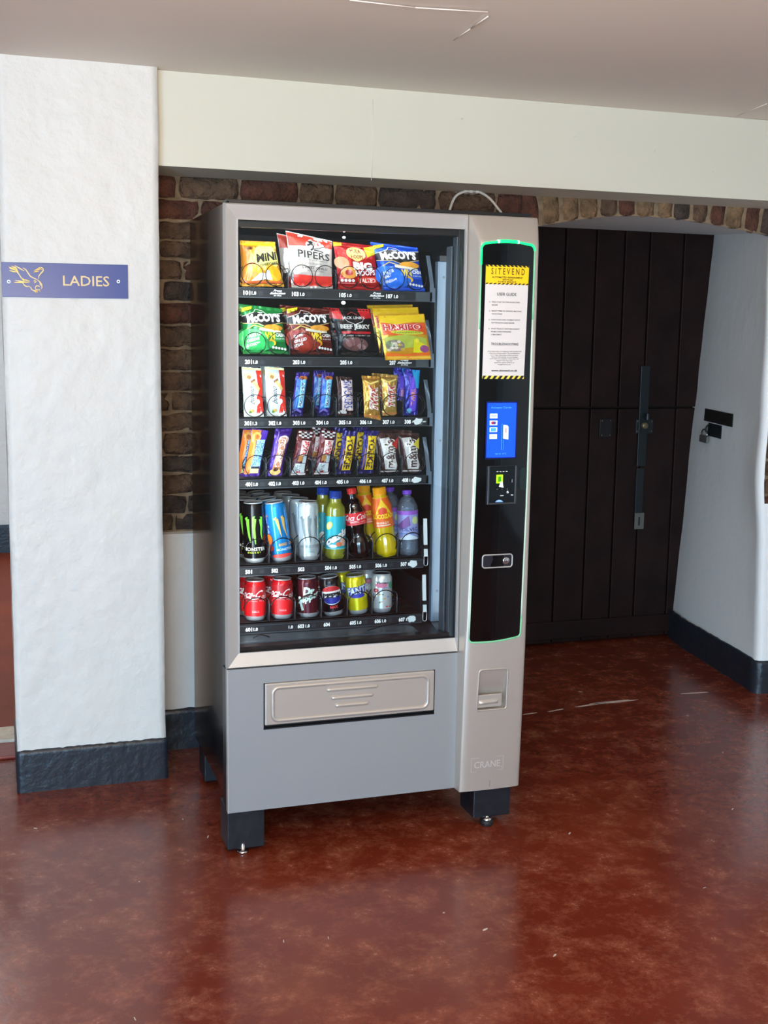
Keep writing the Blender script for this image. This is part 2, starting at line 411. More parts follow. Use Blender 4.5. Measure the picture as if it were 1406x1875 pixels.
# right reveal and front return with the bare brick patch ----------------------
g = MB()
pb = [(2.64, 1.95), (2.615, 1.87), (2.565, 1.66), (2.53, 1.42), (2.50, 1.22), (2.48, 1.08), (2.462, .985), (2.455, .955), (2.462, .937), (2.48, .930), (2.52, .928)]
ptop = [(2.78, 1.95), (2.745, 1.89), (2.67, 1.66), (2.58, 1.42), (2.50, 1.22), (2.44, 1.08), (2.40, .985), (2.387, .955), (2.388, .937), (2.40, .930), (2.44, .928)]
for k in range(8): pb.append((2.56+.14*k, .928)); ptop.append((2.48+.15*k, .928))
NZ = 44; zt = lambda j: 2.0*j/NZ
rows = []
for j in range(NZ+1):
    h = j/NZ; row = []
    for i, (b, t) in enumerate(zip(pb, ptop)):
        x = b[0]+(t[0]-b[0])*h; y = b[1]; z = zt(j)
        if i < 7: z = z*1.02
        else: z = min(z, arch_z(x)+.004)
        bulge = -.02*math.exp(-((z-.95)/.25)**2) if 6 <= i <= 9 else 0
        row.append((x+bulge+.006*nz(y*5, z*5, 3), y+.004*nz(x*5, z*6, 9), z))
    rows.append(row)
def hole(i, j): return j >= 9 and .80 < zt(i) < 1.60
g.grid([r for r in rows], M_reveal_lit, skip=hole)
for i in range(NZ):   # the broken plaster edge
    if .80 < zt(i) < 1.60:
        a, b = rows[i][9], rows[i+1][9]; g.add([a, b, (b[0]+.004, b[1]+.03, b[2]), (a[0]+.004, a[1]+.03, a[2])], [(0, 1, 2, 3)], M_reveal_lit)
struct(g.build('wall_right'))
g0 = g; g = MB(); g.grid([[(2.445, .958, .76), (3.6, .958, .76)], [(2.445, .958, 1.66), (3.6, .958, 1.66)]], M_mort, smooth=False)
z = .78; row = 0
while z < 1.62:
    x = 2.445
    while x < 2.9:
        w = .2 if row % 2 else .1
        stone(x+w/2, z+.034, w, .062, 0, random.choice((BR[1], BR[0], BR[2])), y0=.958, dep=.018, seed=row+90, rough=.008); x += w+.013
    z += .074; row += 1
struct(g.build('wall_right_brickwork'))
skp = []
for (a, b) in zip(pb[1:], pb[2:]):
    L = math.hypot(b[0]-a[0], b[1]-a[1]); m_ = max(1, int(L/.03))
    skp += [(a[0]+(b[0]-a[0])*k/m_, a[1]+(b[1]-a[1])*k/m_) for k in range(m_)]
skp = [(x-.006, y) for x, y in skp]
skirting('baseboard_right', skp[::1], .142, .010, seed=8, w=.006)
# unseen sides of the room
g = MB(); g.box(-3.3, -3.2, -8, 5.2, 0, CZ, M_plaster); struct(g.build('wall_far_left'))
g = MB(); g.box(3.6, 3.7, -8, 2.6, 0, CZ, M_plaster); struct(g.build('wall_far_right'))
g = MB(); g.box(-3.2, 3.6, -8.1, -8, 0, CZ, M_plaster); struct(g.build('wall_front'))
# passage beyond the pillar -----------------------------------------------------
M_brown = mat('brown_lino', (128, 54, 28), .5, spec=.2, bump=.1, bscale=15, var=.15, vscale=3)
M_sill = mat('worn_threshold', (206, 196, 178), .55, bump=.4, bscale=40, var=.15, vscale=30)
g = MB(); g.box(-3.2, -.25, 1.29, 5.0, -.05, .012, M_brown); struct(g.build('floor_passage'))
g = MB(); g.box(-2.2, -.5, 1.14, 1.29, 0, .022, M_sill); g.box(-2.2, -.5, .99, 1.14, 0, .012, mat('red_step', (128, 44, 38), .3, bump=.3, bscale=30)); struct(g.build('trim_2', bevel=.004))
g = MB(); g.box(-3.2, -.25, 4.97, 5.05, 0, CZ, M_plaster); struct(g.build('wall_passage'))
g = MB(); g.box(-3.2, -.25, 4.955, 4.97, 0.01, .2, M_black); struct(g.build('baseboard_passage'))
g = MB(); g.box(-3.2, -.25, 2.6, 5.05, CZ, CZ+.05, M_ceil); struct(g.build('ceiling_passage'))
g = MB(); g.box(-.3, -.2, 1.03, 5.0, 0, CZ, M_plaster); struct(g.build('wall_passage_side'))

# ================================================================== THE BOARDED DOOR
M_door = mat('stained_boards', (31, 17, 14), .6, spec=.2, bump=.5, bscale=30, var=.35, vscale=6)
M_iron = mat('dark_iron', (34, 40, 43), .45, .4, bump=.4, bscale=50)
door = struct(empty('door_1', (2.25, 1.9, 0)))
def leaf(name, z0, z1):
    g = MB(); xs = [1.36, 1.50, 1.645, 1.80, 1.955, 2.115, 2.265, 2.40, 2.585, 2.80]
    for a, b in zip(xs, xs[1:]): g.box(a+.004-2.25, b-.004-2.25, -.02, .02, z0, z1, M_door)
    g.box(1.38-2.25, 2.80-2.25, 0, .03, z0, z1, mat('board_gap', (14, 9, 8), .8))
    g.build(name, door, bevel=.004)
g = MB(); g.box(-1, .6, .03, .05, -.02, 2.1, mat('board_gap', (14, 9, 8), .8)); g.build('gap_backing', door)  # added backing that stops outside light showing between the leaves
leaf('lower_leaf', .012, 1.152); leaf('upper_leaf', 1.160, 2.03)
g = MB(); g.box(-.9, .52, -.032, -.018, .03, .12, M_door); g.build('weather_board', door, bevel=.004)
def dm(name, cx, cz, w, h, y0, y1, m=M_iron, bev=.002): g = MB(); g.box(cx-w/2-2.25, cx+w/2-2.25, y0, y1, cz-h/2, cz+h/2, m); return g.build(name, door, bevel=bev)
g = MB(); g.box(2.375-2.25, 2.425-2.25, -.032, -.019, .87, 1.36, M_iron); g.lathe([(.012, 0), (.012, .03)], M_iron, 12, (.16, -.05, 1.1)); st = g.build('bolt_strap', door, bevel=.003)
pl = dm('rim_lock', 2.41, 1.066, .095, .07, -.028, -.018); g = MB()
for a in (-.04, .04):
    for b in (-.027, .027): g.lathe([(.0045, 0), (.0035, .003)], M_chrome, 8)
g = MB()
for cx, w_, cz, h_ in ((2.41, .078, 1.066, .05), (2.20, .045, 1.06, .07)):
    for a in (-w_/2, w_/2):
        for b in (-h_/2, h_/2):
            X, Z = cx+a-2.25, cz+b
            g.add([(X+.004*math.cos(2*PI*k/8), -.0295, Z+.004*math.sin(2*PI*k/8)) for k in range(8)]+[(X, -.033, Z)], [(k, (k+1) % 8, 8) for k in range(8)], M_chrome)
g.build('screw_heads', door)
g = MB(); n = 20; g.grid([[(.155+r*math.cos(2*PI*k/n), yy, 1.07+r*math.sin(2*PI*k/n)) for k in range(n)] for r, yy in ((.016, -.028), (.016, -.044), (.011, -.047), (.001, -.047))], mat('worn_brass', (126, 112, 84), .4, .6), closed=True); g.build('lock_cylinder', door)
dm('pull_plate', 2.20, 1.06, .068, .09, -.026, -.018, mat('old_iron', (22, 22, 24), .5, .3))
g = MB(); g.box(2.378-2.25, 2.42-2.25, -.028, -.018, .56, .862, M_iron); g.build('latch_plate', door, bevel=.002)
g = MB(); g.box(2.378-2.25, 2.43-2.25, -.031, -.019, .56, .64, mat('keyhole_steel', (110, 110, 104), .45, .5))
g.box(2.398-2.25, 2.406-2.25, -.033, -.03, .578, .62, M_edge); g.build('keyhole_plate', door, bevel=.001)

# ================================================================== PLATE, HASP AND PADLOCK ON THE REVEAL
def reveal_pt(y, z, off):
    pr = None
    for i in range(len(pb)-1):
        (x0, y0), (x1, y1) = [(pb[k][0]+(ptop[k][0]-pb[k][0])*z/2.0, pb[k][1]) for k in (i, i+1)]
        if y1 <= y <= y0:
            t = (y0-y)/(y0-y1); x = x0+(x1-x0)*t; nx, ny = -(y0-y1), -(x1-x0); L = math.hypot(nx, ny); nx, ny = -abs(nx)/L, (x0-x1)/L*-1
            return Vector((x+nx*off, y+ny*off, z))
    return Vector((2.5, y, z))
def place_on_reveal(ya, yb, z0, z1, off, th, mb, m):
    a0, a1 = reveal_pt(ya, z0, off), reveal_pt(yb, z0, off); b0, b1 = reveal_pt(ya, z1, off), reveal_pt(yb, z1, off)
    a0_, a1_, b0_, b1_ = reveal_pt(ya, z0, off+th), reveal_pt(yb, z0, off+th), reveal_pt(ya, z1, off+th), reveal_pt(yb, z1, off+th)
    mb.add([a0, a1, b1, b0, a0_, a1_, b1_, b0_], [(3, 2, 1, 0), (4, 5, 6, 7), (0, 1, 5, 4), (1, 2, 6, 5), (2, 3, 7, 6), (3, 0, 4, 7)], m)
    return lambda u, v, o: (a0_.lerp(a1_, u)).lerp(b0_.lerp(b1_, u), v) + Vector((-o, -o*.2, 0))
M_pl = mat('tarnished_plate', (52, 50, 46), .35, .5)
sg = empty('wall_sign', reveal_pt(1.52, 1.135, 0)); OFF = sg.location.copy()
def local(mb, off): mb.v = [v-off for v in mb.v]; return mb
g = MB(); f = place_on_reveal(1.70, 1.32, 1.105, 1.163, .004, .006, g, M_pl)
Art().text('STAFF ONLY', .1, .28, .9, .72, P(16, 15, 14), bold=.02).emit(g, f)
local(g, OFF).build('plate', sg)
tag(sg, 'small dark metal name plate on the white wall right of the boarded door', 'sign')
hp = empty('hasp', reveal_pt(1.54, 1.07, 0)); OFF = hp.location.copy()
g = MB(); place_on_reveal(1.63, 1.455, 1.04, 1.1, .004, .006, g, M_iron); local(g, OFF).build('back_plate', hp)
g = MB(); c = [reveal_pt(1.60+.0*k, 1.072, .012)+Vector((-.022*math.sin(PI*k/8), 0, .022*math.cos(PI*k/8)-.0)) for k in range(9)]; g.tube(c, .004, M_iron, 8); local(g, OFF).build('staple', hp)
tag(hp, 'black steel hasp screwed to the white wall under the dark name plate', 'hasp')
pd = empty('padlock', reveal_pt(1.62, 1.03, .03)); OFF = pd.location.copy()
g = MB(); f = place_on_reveal(1.68, 1.575, 1.008, 1.042, .022, .018, g, mat('padlock_steel', (150, 150, 146), .3, .7)); local(g, OFF).build('lock_body', pd, bevel=.003)
a, b = reveal_pt(1.665, 1.04, .031), reveal_pt(1.59, 1.04, .031)
g = MB(); g.tube([a]+[a.lerp(b, .5-.5*math.cos(PI*k/8))+Vector((0, 0, .008+.022*math.sin(PI*k/8))) for k in range(9)]+[b], .004, M_chrome, 8); local(g, OFF).build('shackle', pd)
tag(pd, 'small silver padlock hanging from the black hasp on the white wall', 'padlock')

# ================================================================== THE LADIES SIGN
YS = YC-.007
M_blue = mat('sign_blue', (20, 62, 136), .28); M_gold = mat('sign_gold', (214, 178, 72), .35, .2); M_cream = mat('sign_cream', (222, 196, 140), .4)
ls = empty('toilet_sign', (-.37, YS, 1.64)); g = MB()
sx0, sx1 = -.558, -.182
def sgn(u, v, o): return (sx0+(sx1-sx0)*u+.37, -o, 1.588+.003*u+.104*v-1.64)
g.add([sgn(0, 0, 0), sgn(1, 0, 0), sgn(1, 1, 0), sgn(0, 1, 0), sgn(0, 0, -.005), sgn(1, 0, -.005), sgn(1, 1, -.005), sgn(0, 1, -.005)],
      [(0, 1, 2, 3), (7, 6, 5, 4), (0, 4, 5, 1), (1, 5, 6, 2), (2, 6, 7, 3), (3, 7, 4, 0)], M_blue)
g.build('board', ls, bevel=.0008)
def cr(x, y): return ((x-20)/1295, 1-(y-62-(x/1300)*24)/352)
g = MB(); A = Art(); A.text('LADIES', *cr(637, 302), *cr(1118, 205), M_cream, bold=.008); A.emit(g, sgn, base=.0006); g.build('lettering', ls)
g = MB(); A = Art()
def st(pts, w, m=M_cream): A.stroke([cr(*p) for p in pts], [q/1295 for q in w] if isinstance(w, list) else w/1295, m, asp=3.68)
st([(92, 112), (135, 128), (185, 160)], [4, 14, 6], M_gold); st([(95, 148), (140, 158), (190, 162)], [3, 12, 5], M_gold); st([(118, 102), (160, 120), (180, 150)], [4, 15, 6], M_gold); st([(150, 96), (200, 125), (246, 152)], [5, 13, 7])
st([(100, 125), (178, 150)], 7, M_gold); st([(172, 158), (195, 190), (218, 228)], [14, 10, 12]); st([(225, 228), (240, 250)], 14, M_gold)
st([(232, 120), (262, 138), (282, 170), (305, 205), (340, 225), (372, 240)], [5, 11, 13, 13, 11, 9])
st([(142, 268), (200, 266), (240, 268)], [4, 13, 10], M_gold); st([(150, 246), (210, 256), (245, 262)], [4, 11, 8]); st([(225, 240), (262, 244), (300, 256)], [12, 9, 3], M_gold); st([(230, 262), (270, 266), (298, 266)], [12, 8, 3], M_gold)
st([(225, 272), (245, 300), (270, 312), (292, 306)], [6, 12, 12, 6]); st([(288, 308), (308, 322), (318, 346), (350, 350), (372, 362)], [5, 10, 9, 8, 5])
st([(372, 240), (400, 262), (418, 292), (420, 322), (408, 335)], [6, 12, 13, 11, 3]); st([(350, 322), (362, 304), (384, 302), (398, 316)], [6, 12, 10, 5]); st([(352, 320), (356, 340), (380, 346), (402, 338)], [8, 8, 8, 4])
st([(335, 258), (350, 250), (362, 262)], [4, 9, 4], M_gold); st([(340, 276), (356, 268), (366, 254)], [4, 8, 4]); st([(396, 262), (404, 300)], [3, 10]); st([(330, 360), (352, 356), (356, 376)], [3, 9, 3], M_gold); st([(366, 352), (372, 374)], [9, 3], M_gold); st([(392, 350), (404, 362)], [9, 3], M_gold)
st([(386, 236), (390, 205), (412, 176), (436, 152), (438, 130), (420, 116), (388, 116)], [4, 10, 13, 14, 12, 9, 3]); st([(372, 130), (400, 126), (424, 138)], [3, 10, 5], M_gold); st([(344, 148), (376, 138), (404, 142)], [3, 11, 5], M_gold); st([(340, 166), (366, 156), (392, 156)], [3, 12, 4], M_gold)
A.emit(g, sgn, base=.0006); g.build('eagle_emblem', ls)
for cx, cyy in ((87, 260), (1214, 258)):
    g = MB(); A = Art(); u, v = cr(cx, cyy); A.ell(u, v, .0145, .0145*3.6, P(235, 240, 242)); A.ell(u, v, .007, .007*3.6, P(40, 60, 90)); A.emit(g, sgn, base=.0008, step=.0006); g.build('screw', ls)
tag(ls, 'blue toilet sign with gold eagle and lettering on the white pillar', 'sign')

# ================================================================== THE VENDING MACHINE
VM = empty('vending_machine', (.45, .35, 0))
def vb(mb, name, parent=None, **k):
    parent = parent or VM
    base = Vector((.45, .35, 0)); mb.v = [v-base for v in mb.v]
    return mb.build(name, parent, **k)
XS = .6955
# cabinet shell
g = MB(); X0, X1, Y0, Y1, Z0, Z1 = .020, .888, .075, .695, .125, 1.842
t = .018
g.box(X0, X0+t, Y0, Y1, Z0, Z1, M_cab); g.box(X1-t, X1, Y0, Y1, Z0, Z1, M_cab); g.box(X0+t, X1-t, Y0, Y1, Z1-t, Z1, M_cab)
g.box(X0+t, X1-t, Y1-t, Y1, Z0, Z1-t, M_cab); g.box(X0+t, X1-t, Y0, Y1-t, Z0, Z0+t, M_cab)
vb(g, 'cabinet', bevel=.002)
g = MB()   # insulated inner liner
g.box(.042, .048, .05, .66, .57, 1.80, M_inner); g.box(.744, .750, .03, .66, .57, 1.80, M_inner); g.box(.042, .75, .64, .66, .57, 1.80, M_inner)
g.box(.042, .75, .05, .66, 1.80, 1.806, M_inner); g.box(.042, .75, .06, .66, .566, .572, M_inner)
vb(g, 'inner_liner')
g = MB(); g.box(.012, .018, .022, .075, .13, 1.838, M_edge); g.box(.012, .90, .022, .075, 1.832, 1.8425, M_edge); g.box(.003, .012, .012, .03, .56, 1.83, M_edge)
for k in range(36): g.box(.0095, .0125, .03, .042, .15+k*.047, .19+k*.047, M_dark)
vb(g, 'door_gasket', bevel=.001)
# framed glazed door
g = MB()
def frame_ring(o, i, yo, yi, m):   # o,i = (x0,x1,z0,z1)
    a = [(o[0], yo, o[2]), (o[1], yo, o[2]), (o[1], yo, o[3]), (o[0], yo, o[3])]; b = [(i[0], yi, i[2]), (i[1], yi, i[2]), (i[1], yi, i[3]), (i[0], yi, i[3])]
    g.add(a+b, [(0, 1, 5, 4), (1, 2, 6, 5), (2, 3, 7, 6), (3, 0, 4, 7)], m)
o_ = (0, XS, .5585, 1.8305)
frame_ring((0, XS, .5585, 1.8305), (.0035, XS-.002, .562, 1.827), .003, -.003, M_frame)
frame_ring((.0035, XS-.002, .562, 1.827), (.008, XS-.003, .567, 1.822), -.003, -.001, M_frame)
frame_ring((.008, XS-.003, .567, 1.822), (.036, .6895, .598, 1.7915), -.001, .012, M_frame)
frame_ring((.036, .6895, .598, 1.7915), (.0385, .6880, .6005, 1.789), .012, .008, M_frame)
frame_ring((.0385, .6880, .6005, 1.789), (.0385, .6880, .6005, 1.789), .008, .026, M_edge)
frame_ring((0, XS, .5585, 1.8305), (0, XS, .5585, 1.8305), .003, .022, M_frame)
frame_ring((0, XS, .5585, 1.8305), (.0385, .6880, .6005, 1.789), .022, .026, M_edge)
vb(g, 'door_frame')
g = MB(); g.box(.0385, .6880, .017, .021, .6005, 1.789, M_glass); vb(g, 'glass_pane')
g = MB()   # inner dark border seen through the glass
g.box(.04, .70, .026, .06, .598, .612, M_edge); g.box(.04, .70, .028, .05, 1.772, 1.80, M_edge); g.box(.678, .69, .024, .034, .6, 1.79, M_edge)
g.box(.714, .735, .05, .09, .59, 1.79, M_dark); g.box(.6665, .671, .05, .09, .60, 1.745, M_strip); g.box(.675, .679, .03, .06, .60, 1.77, M_strip)
vb(g, 'door_lining', bevel=.001)
g = MB(); g.box(.656, .686, .120, .124, .625, 1.705, M_post); g.box(.686, .689, .120, .15, .625, 1.70, M_strip); g.box(.653, .656, .120, .145, .625, 1.705, M_post)
for z in (1.66, 1.18, .72): g.add([(.671+.004*math.cos(2*PI*k/10), .119, z+.004*math.sin(2*PI*k/10)) for k in range(10)], [tuple(range(10))], M_strip)
g.box(.657, .688, .118, .15, 1.705, 1.722, M_edge)
vb(g, 'channel_post', bevel=.001)
g = MB()   # hopper rim at the bottom of the window
g.add([(.05, .07, .607), (.60, .07, .607), (.57, .16, .632), (.05, .16, .632)], [(0, 1, 2, 3)], M_strip)
g.add([(.60, .07, .607), (.67, .07, .607), (.67, .25, .64), (.57, .16, .632)], [(0, 1, 2, 3)], M_dark)
g.box(.05, .54, .062, .072, .604, .616, M_strip); g.add([(.655, .05, .60), (.70, .05, .60), (.70, .25, .66), (.655, .25, .66)], [(0, 1, 2, 3)], M_strip)
vb(g, 'hopper_rim')
g = MB(); g.tube([(.09+.003*k, .10, .612+.012*math.sin(PI*k/20)) for k in range(21)], .0015, M_wire, 6); vb(g, 'loose_wire'); g = MB(); g.tube([(.44+.005*k, .09, .618+.016*math.sin(PI*k/40)) for k in range(21)], .0015, M_wire, 6); vb(g, 'loose_wire')
# LED strips
M_led = mat('led_strip', (235, 245, 255), .4, emit=3.)
for x in (.034, .708):
    g = MB(); g.box(x-.003, x+.003, .03, .034, .66, 1.74, M_led); vb(g, 'led_strip')
for z, r in ((1.775, .005), (1.757, .0045), (1.578, .006)):
    g = MB(); g.grid([[(.345+q*math.cos(2*PI*k/16), .050-h, z+.8*q*math.sin(2*PI*k/16)) for k in range(16)] for q, h in ((r, 0), (r*.8, .003), (.0005, .004))], M_led, closed=True); vb(g, 'glass_glint')  # glowing discs put in for light reflected in the window glass
for x, tx, pw in ((.052, .45, 2.7), (.7055, .30, .8)):
    l = area('led_light', (x, .040, 1.2), (tx, .16, 1.2), .008, 1.14, pw, (.90, .96, 1)); l.parent = VM; l.location = (x-.45, .040-.35, 1.2)
l = area('led_light', (.37, .05, 1.79), (.37, .2, 1.45), .5, .015, 1.1, (.92, .96, 1)); l.parent = VM; l.location = (.37-.45, .05-.35, 1.79)
# lower panel with the delivery flap
FX0, FX1, FZ0, FZ1 = .105, .6245, .3715, .5085
g = MB()
for a in ((.002, FX0, .132, .555), (FX1, .6965, .132, .555), (FX0, FX1, .132, FZ0), (FX0, FX1, FZ1, .555)): g.box(a[0], a[1], .002, .02, a[2], a[3], M_grey)
g.box(.001, .0035, .0005, .0225, .132, .5555, M_frame); g.box(.002, .6965, .02, .075, .135, .55, M_edge)
vb(g, 'lower_panel')
g = MB(); g.box(FX0, FX1, .014, .018, FZ0, FZ1, M_edge); g.box(FX0, FX1, .0005, .014, FZ0, FZ0+.004, M_edge); g.box(FX0, FX0+.003, .0005, .014, FZ0, FZ1, M_edge); g.box(FX1-.003, FX1, .0005, .014, FZ0, FZ1, M_edge); vb(g, 'flap_opening')
FL = MB(); FL.box(FX0+.003, FX1-.003, -.004, .010, .3845, .5075, M_silver); fl = vb(FL, 'delivery_flap', bevel=.0035, segs=3)
def sub(mb, name, parent, **k): mb.v = [v-Vector((.45, .35, 0)) for v in mb.v]; return mb.build(name, parent, **k)
g = MB(); rr = rrect(.1305, .3975, .6015, .4945, .018)
def soft_ring(mb, pts, w, h, y, m):    # raised rounded bead following pts
    n = len(pts); rows = []
    for i, (x, z) in enumerate(pts):
        a, b = pts[i-1], pts[(i+1) % n]; dx, dz = b[0]-a[0], b[1]-a[1]; L = math.hypot(dx, dz); nx, nzz = -dz/L, dx/L
        rows.append([(x+nx*w*c, y-h*math.cos(c*PI/2)+.0006*abs(c), z+nzz*w*c) for c in (-1, -.75, -.4, 0, .4, .75, 1)])
    rows.append(rows[0]); mb.grid(rows, m)
soft_ring(g, rr, .0075, .006, -.0035, M_silver); sub(g, 'raised_rim', fl)
for zc, x0, x1 in ((.4755, .288, .446), (.4505, .302, .432), (.4265, .314, .418)):
    g = MB(); rows = []
    for i in range(17):
        tt = .5-.5*math.cos(PI*i/16); x = x0+(x1-x0)*tt; e = min(1, (1-abs(2*tt-1))*(x1-x0)/2/.007); q = math.sqrt(max(0, 1-(1-e)**2))
        rows.append([(x, -.0035-.007*q*math.cos(c*PI/2), zc+.0075*q*c) for c in (-1, -.7, -.35, 0, .35, .7, 1)])
    g.grid(rows, M_silver); sub(g, 'ridge', fl)
# legs and feet
for i, (x0, x1, y0, y1) in enumerate(((.003, .112, .02, .13), (.760, .882, .0, .11), (.03, .14, .56, .67), (.77, .88, .56, .67))):
    g = MB(); zb = .012 if i != 1 else .026; g.box(x0, x1, y0, y1, zb, .1315, mat('leg_black', (24, 28, 34), .4, bump=.3, bscale=50, var=.25, vscale=40)); lg = vb(g, 'leg', bevel=.003)
    cx, cyy = (x0+x1)/2 - (.006 if i == 0 else -.006), (y0+.035 if i < 2 else (y0+y1)/2)
    if i == 0: pr = [(.012, 0), (.016, .001), (.016, .006), (.010, .008), (.007, .009), (.007, .03)]; g = MB(); g.lathe(pr, M_chrome, 6, (.048, .022, 0))
    elif i == 1: g = MB(); g.lathe([(.019, 0), (.021, .003), (.020, .016), (.013, .018)], M_rub, 20, (.808, .006, 0)); g.lathe([(.015, .017), (.014, .022), (.008, .024), (.006, .026), (.006, .05)], M_chrome, 16, (.808, .006, 0))
    else: g = MB(); g.lathe([(.02, 0), (.02, .008), (.006, .01), (.006, .03)], M_rub, 14, (cx, cyy, 0))
    sub(g, 'levelling_foot', lg)
# -------------------------------------------------- the control column
def dep(z):
    T = [(.131, .034), (.35, .042), (.57, .048), (1.2, .050), (1.75, .050), (1.79, .030), (1.8265, .006)]
    for (a, b), (c, d) in zip(T, T[1:]):
        if z <= c: return b+(d-b)*max(0, z-a)/(c-a)
    return T[-1][1]
def xf(z):
    T = [(.131, .6985), (.57, .7000), (.66, .7035), (1.2, .711), (1.75, .7150), (1.8265, .6985)]
    for (a, b), (c, d) in zip(T, T[1:]):
        if z <= c: return b+(d-b)*max(0, z-a)/(c-a)
    return T[-1][1]
def FY(x, z): return -(dep(z)+.006*dep(z)/.05*(1-((x-.80)/.1)**2))
NX0, NX1, NZ0, NZ1 = .742, .836, .388, .511
zl = sorted(set([.131, .2, .28, NZ0, .43, .47, NZ1, .57, .66, .8, .95, 1.1, 1.25, 1.4, 1.55, 1.68, 1.735, 1.75, 1.762, 1.79, 1.81, 1.82, 1.8265]))
rows = []
for z in zl:
    a = xf(z); xr = .893
    row = [(XS, .03, z), (XS, .004, z), (XS+.0006, .000, z)]
    for q in (.25, .5, .75): row.append((XS+(a-XS)*q, (FY(a, z)+.001)*q, z))
    row.append((a-.0008, FY(a, z)+.0012, z))
    for x in (a+.0012, a+(NX0-a)*.5, NX0, .765, .79, .812, NX1, .856, .874, .885): row.append((x, FY(x, z), z))
    y = FY(.885, z); q = max(0, .050-dep(z))*.36*(z > 1.7); row += [(.890+q, y+.0015, z), (.8945+q, y+.005, z), (.8965+q, y+.011, z), (.8975+q, min(.01, y+.03), z), (.898+q, .03, z), (.898+q, .075, z)]
    rows.append(row)
g = MB(); kx0 = 9; kx1 = 13
zi0, zi1 = zl.index(NZ0), zl.index(NZ1)
g.grid(rows, M_silver, skip=lambda i, j: zi0 <= i < zi1 and kx0 <= j < kx1)
def cap(r, up):
    n = len(r); c = (.8, .05, r[0][2]); g.add(list(r)+[c], [((k, k+1, n) if up else (k+1, k, n)) for k in range(n-1)], M_silver)
# top roll
top = [(x, min(.075, y+.006), z+.0035) for x, y, z in rows[-1]]; g.grid([rows[-1], top], M_silver); cap(top, True); cap(rows[0], False)
cc = vb(g, 'control_column', merge=False)
# coin return cup
g = MB(); n = 12
def cupy(z): return FY(.79, z)+.030
prof = [(.511, FY(.79, .511)+.002), (.495, FY(.79, .5)+.006), (.455, FY(.79, .455)+.014), (.430, FY(.79, .43)+.030), (.388, FY(.79, .39)+.030)]
g.grid([[(NX0+(NX1-NX0)*i/6, y, z) for i in range(7)] for z, y in prof][::-1], M_silver)
for X in (NX0, NX1):
    pts = [(X, y, z) for z, y in prof]; fr_ = [(X, FY(X, z), z) for z, y in prof]; g.grid([pts, fr_] if X == NX0 else [fr_, pts], M_silver)
g.grid([[(NX0+(NX1-NX0)*i/6, FY(NX0+(NX1-NX0)*i/6, NZ0), NZ0) for i in range(7)], [(NX0+(NX1-NX0)*i/6, FY(.79, .39)+.030, NZ0) for i in range(7)]], M_silver)
cup = vb(g, 'coin_return_cup')
g = MB(); g.box(.7435, .8245, FY(.79, .42)+.006, FY(.79, .42)+.012, .392, .432, M_silver); fp = sub(g, 'cup_flap', cup, bevel=.002)
g = MB(); rows_ = [[(.750+.062*i/10, FY(.79, .42)+.006-.007*math.sin(PI*j/4)*(1 if 0 < i < 10 else .2), .400+.016*j/4+.003*(i/10)) for i in range(11)] for j in range(5)]; g.grid(rows_, M_silver); sub(g, 'finger_lip', cup)
g = MB(); outl = []
for k, (x, z) in enumerate([(q[0], q[1]) for q in rrect(NX0-.001, NZ0-.003, NX1+.001, NZ1+.001, .009, 5)]): outl.append((x+(.004*(z-NZ0)/(NZ1-NZ0) if x < .78 else 0), FY(x, z)-.0003, z))
g.tube(outl, .0026, M_silver, 8, closed=True); sub(g, 'cup_rim', cup)
# maker's plate
colf = lambda x0, z0, w, h: (lambda u, v, o: (x0+u*w, FY(x0+u*w, z0+v*h)-o, z0+v*h))
M_emb = mat('embossed_silver', (222, 218, 212), .3, .5); M_embd = mat('embossed_shade', (168, 162, 154), .35, .5)
g = MB(); A = Art(); A.stroke([(0, 0), (1, 0), (1, 1), (0, 1), (0, 0)], .012, M_emb, asp=2.4)
A.text('CRANE', .095, .23, .905, .73, M_embd, bold=.03); A.text('CRANE', .09, .25, .9, .75, M_emb, bold=.02); A.ell(.94, .22, .02, .05, M_emb, 10); A.emit(g, colf(.7315, .192, .1045, .0435), base=.0006); vb(g, 'maker_plate')
# black touch panel and its light ring
outl = []
def pout(n=10):
    pts = []
    # right-bottom corner, going counter-clockwise seen from the front
    L = lambda z: .7085+(.7155-.7085)*min(1, max(0, (z-.6)/.5)); R = lambda z: .8735+(.8790-.8735)*min(1, max(0, (z-.6)/.4))
    r = .013; zb, ztp = .5945, 1.755
    for k in range(n+1): a = -PI/2+PI/2*k/n; pts.append((R(zb)-r+r*math.cos(a), zb+.012+r+r*math.sin(a)))
    for k in range(1, 36): z = .64+(1.72-.64)*k/36; pts.append((R(z), z))
    r = .016
    for k in range(n+1): a = PI/2*k/n; pts.append((R(1.7)-r+r*math.cos(a), ztp-.006-r+r*math.sin(a)))
    for k in range(1, 12): x = (R(1.7)-r)+((L(1.7)+r)-(R(1.7)-r))*k/12; pts.append((x, ztp-.006+.006*math.sin(PI*k/12)))
    for k in range(n+1): a = PI/2+PI/2*k/n; pts.append((L(1.7)+r+r*math.cos(a), ztp-.006-r+r*math.sin(a)))
    for k in range(1, 36): z = 1.72-(1.72-.64)*k/36; pts.append((L(z), z))
    r = .013
    for k in range(n+1): a = PI+PI/2*k/n; pts.append((L(zb)+r+r*math.cos(a), zb+.004+r+r*math.sin(a)))
    for k in range(1, 8): x = (L(zb)+r)+((R(zb)-r)-(L(zb)+r))*k/8; pts.append((x, zb+.004+.008*k/8-.004*math.sin(PI*k/8)))
    return pts
po = pout(); g = MB()
cxp = .793
rows_ = [[(cxp+(x-cxp)*s, FY(cxp+(x-cxp)*s, z)-.0022, z) for x, z in po] for s in (1, .6, .2, .001)]
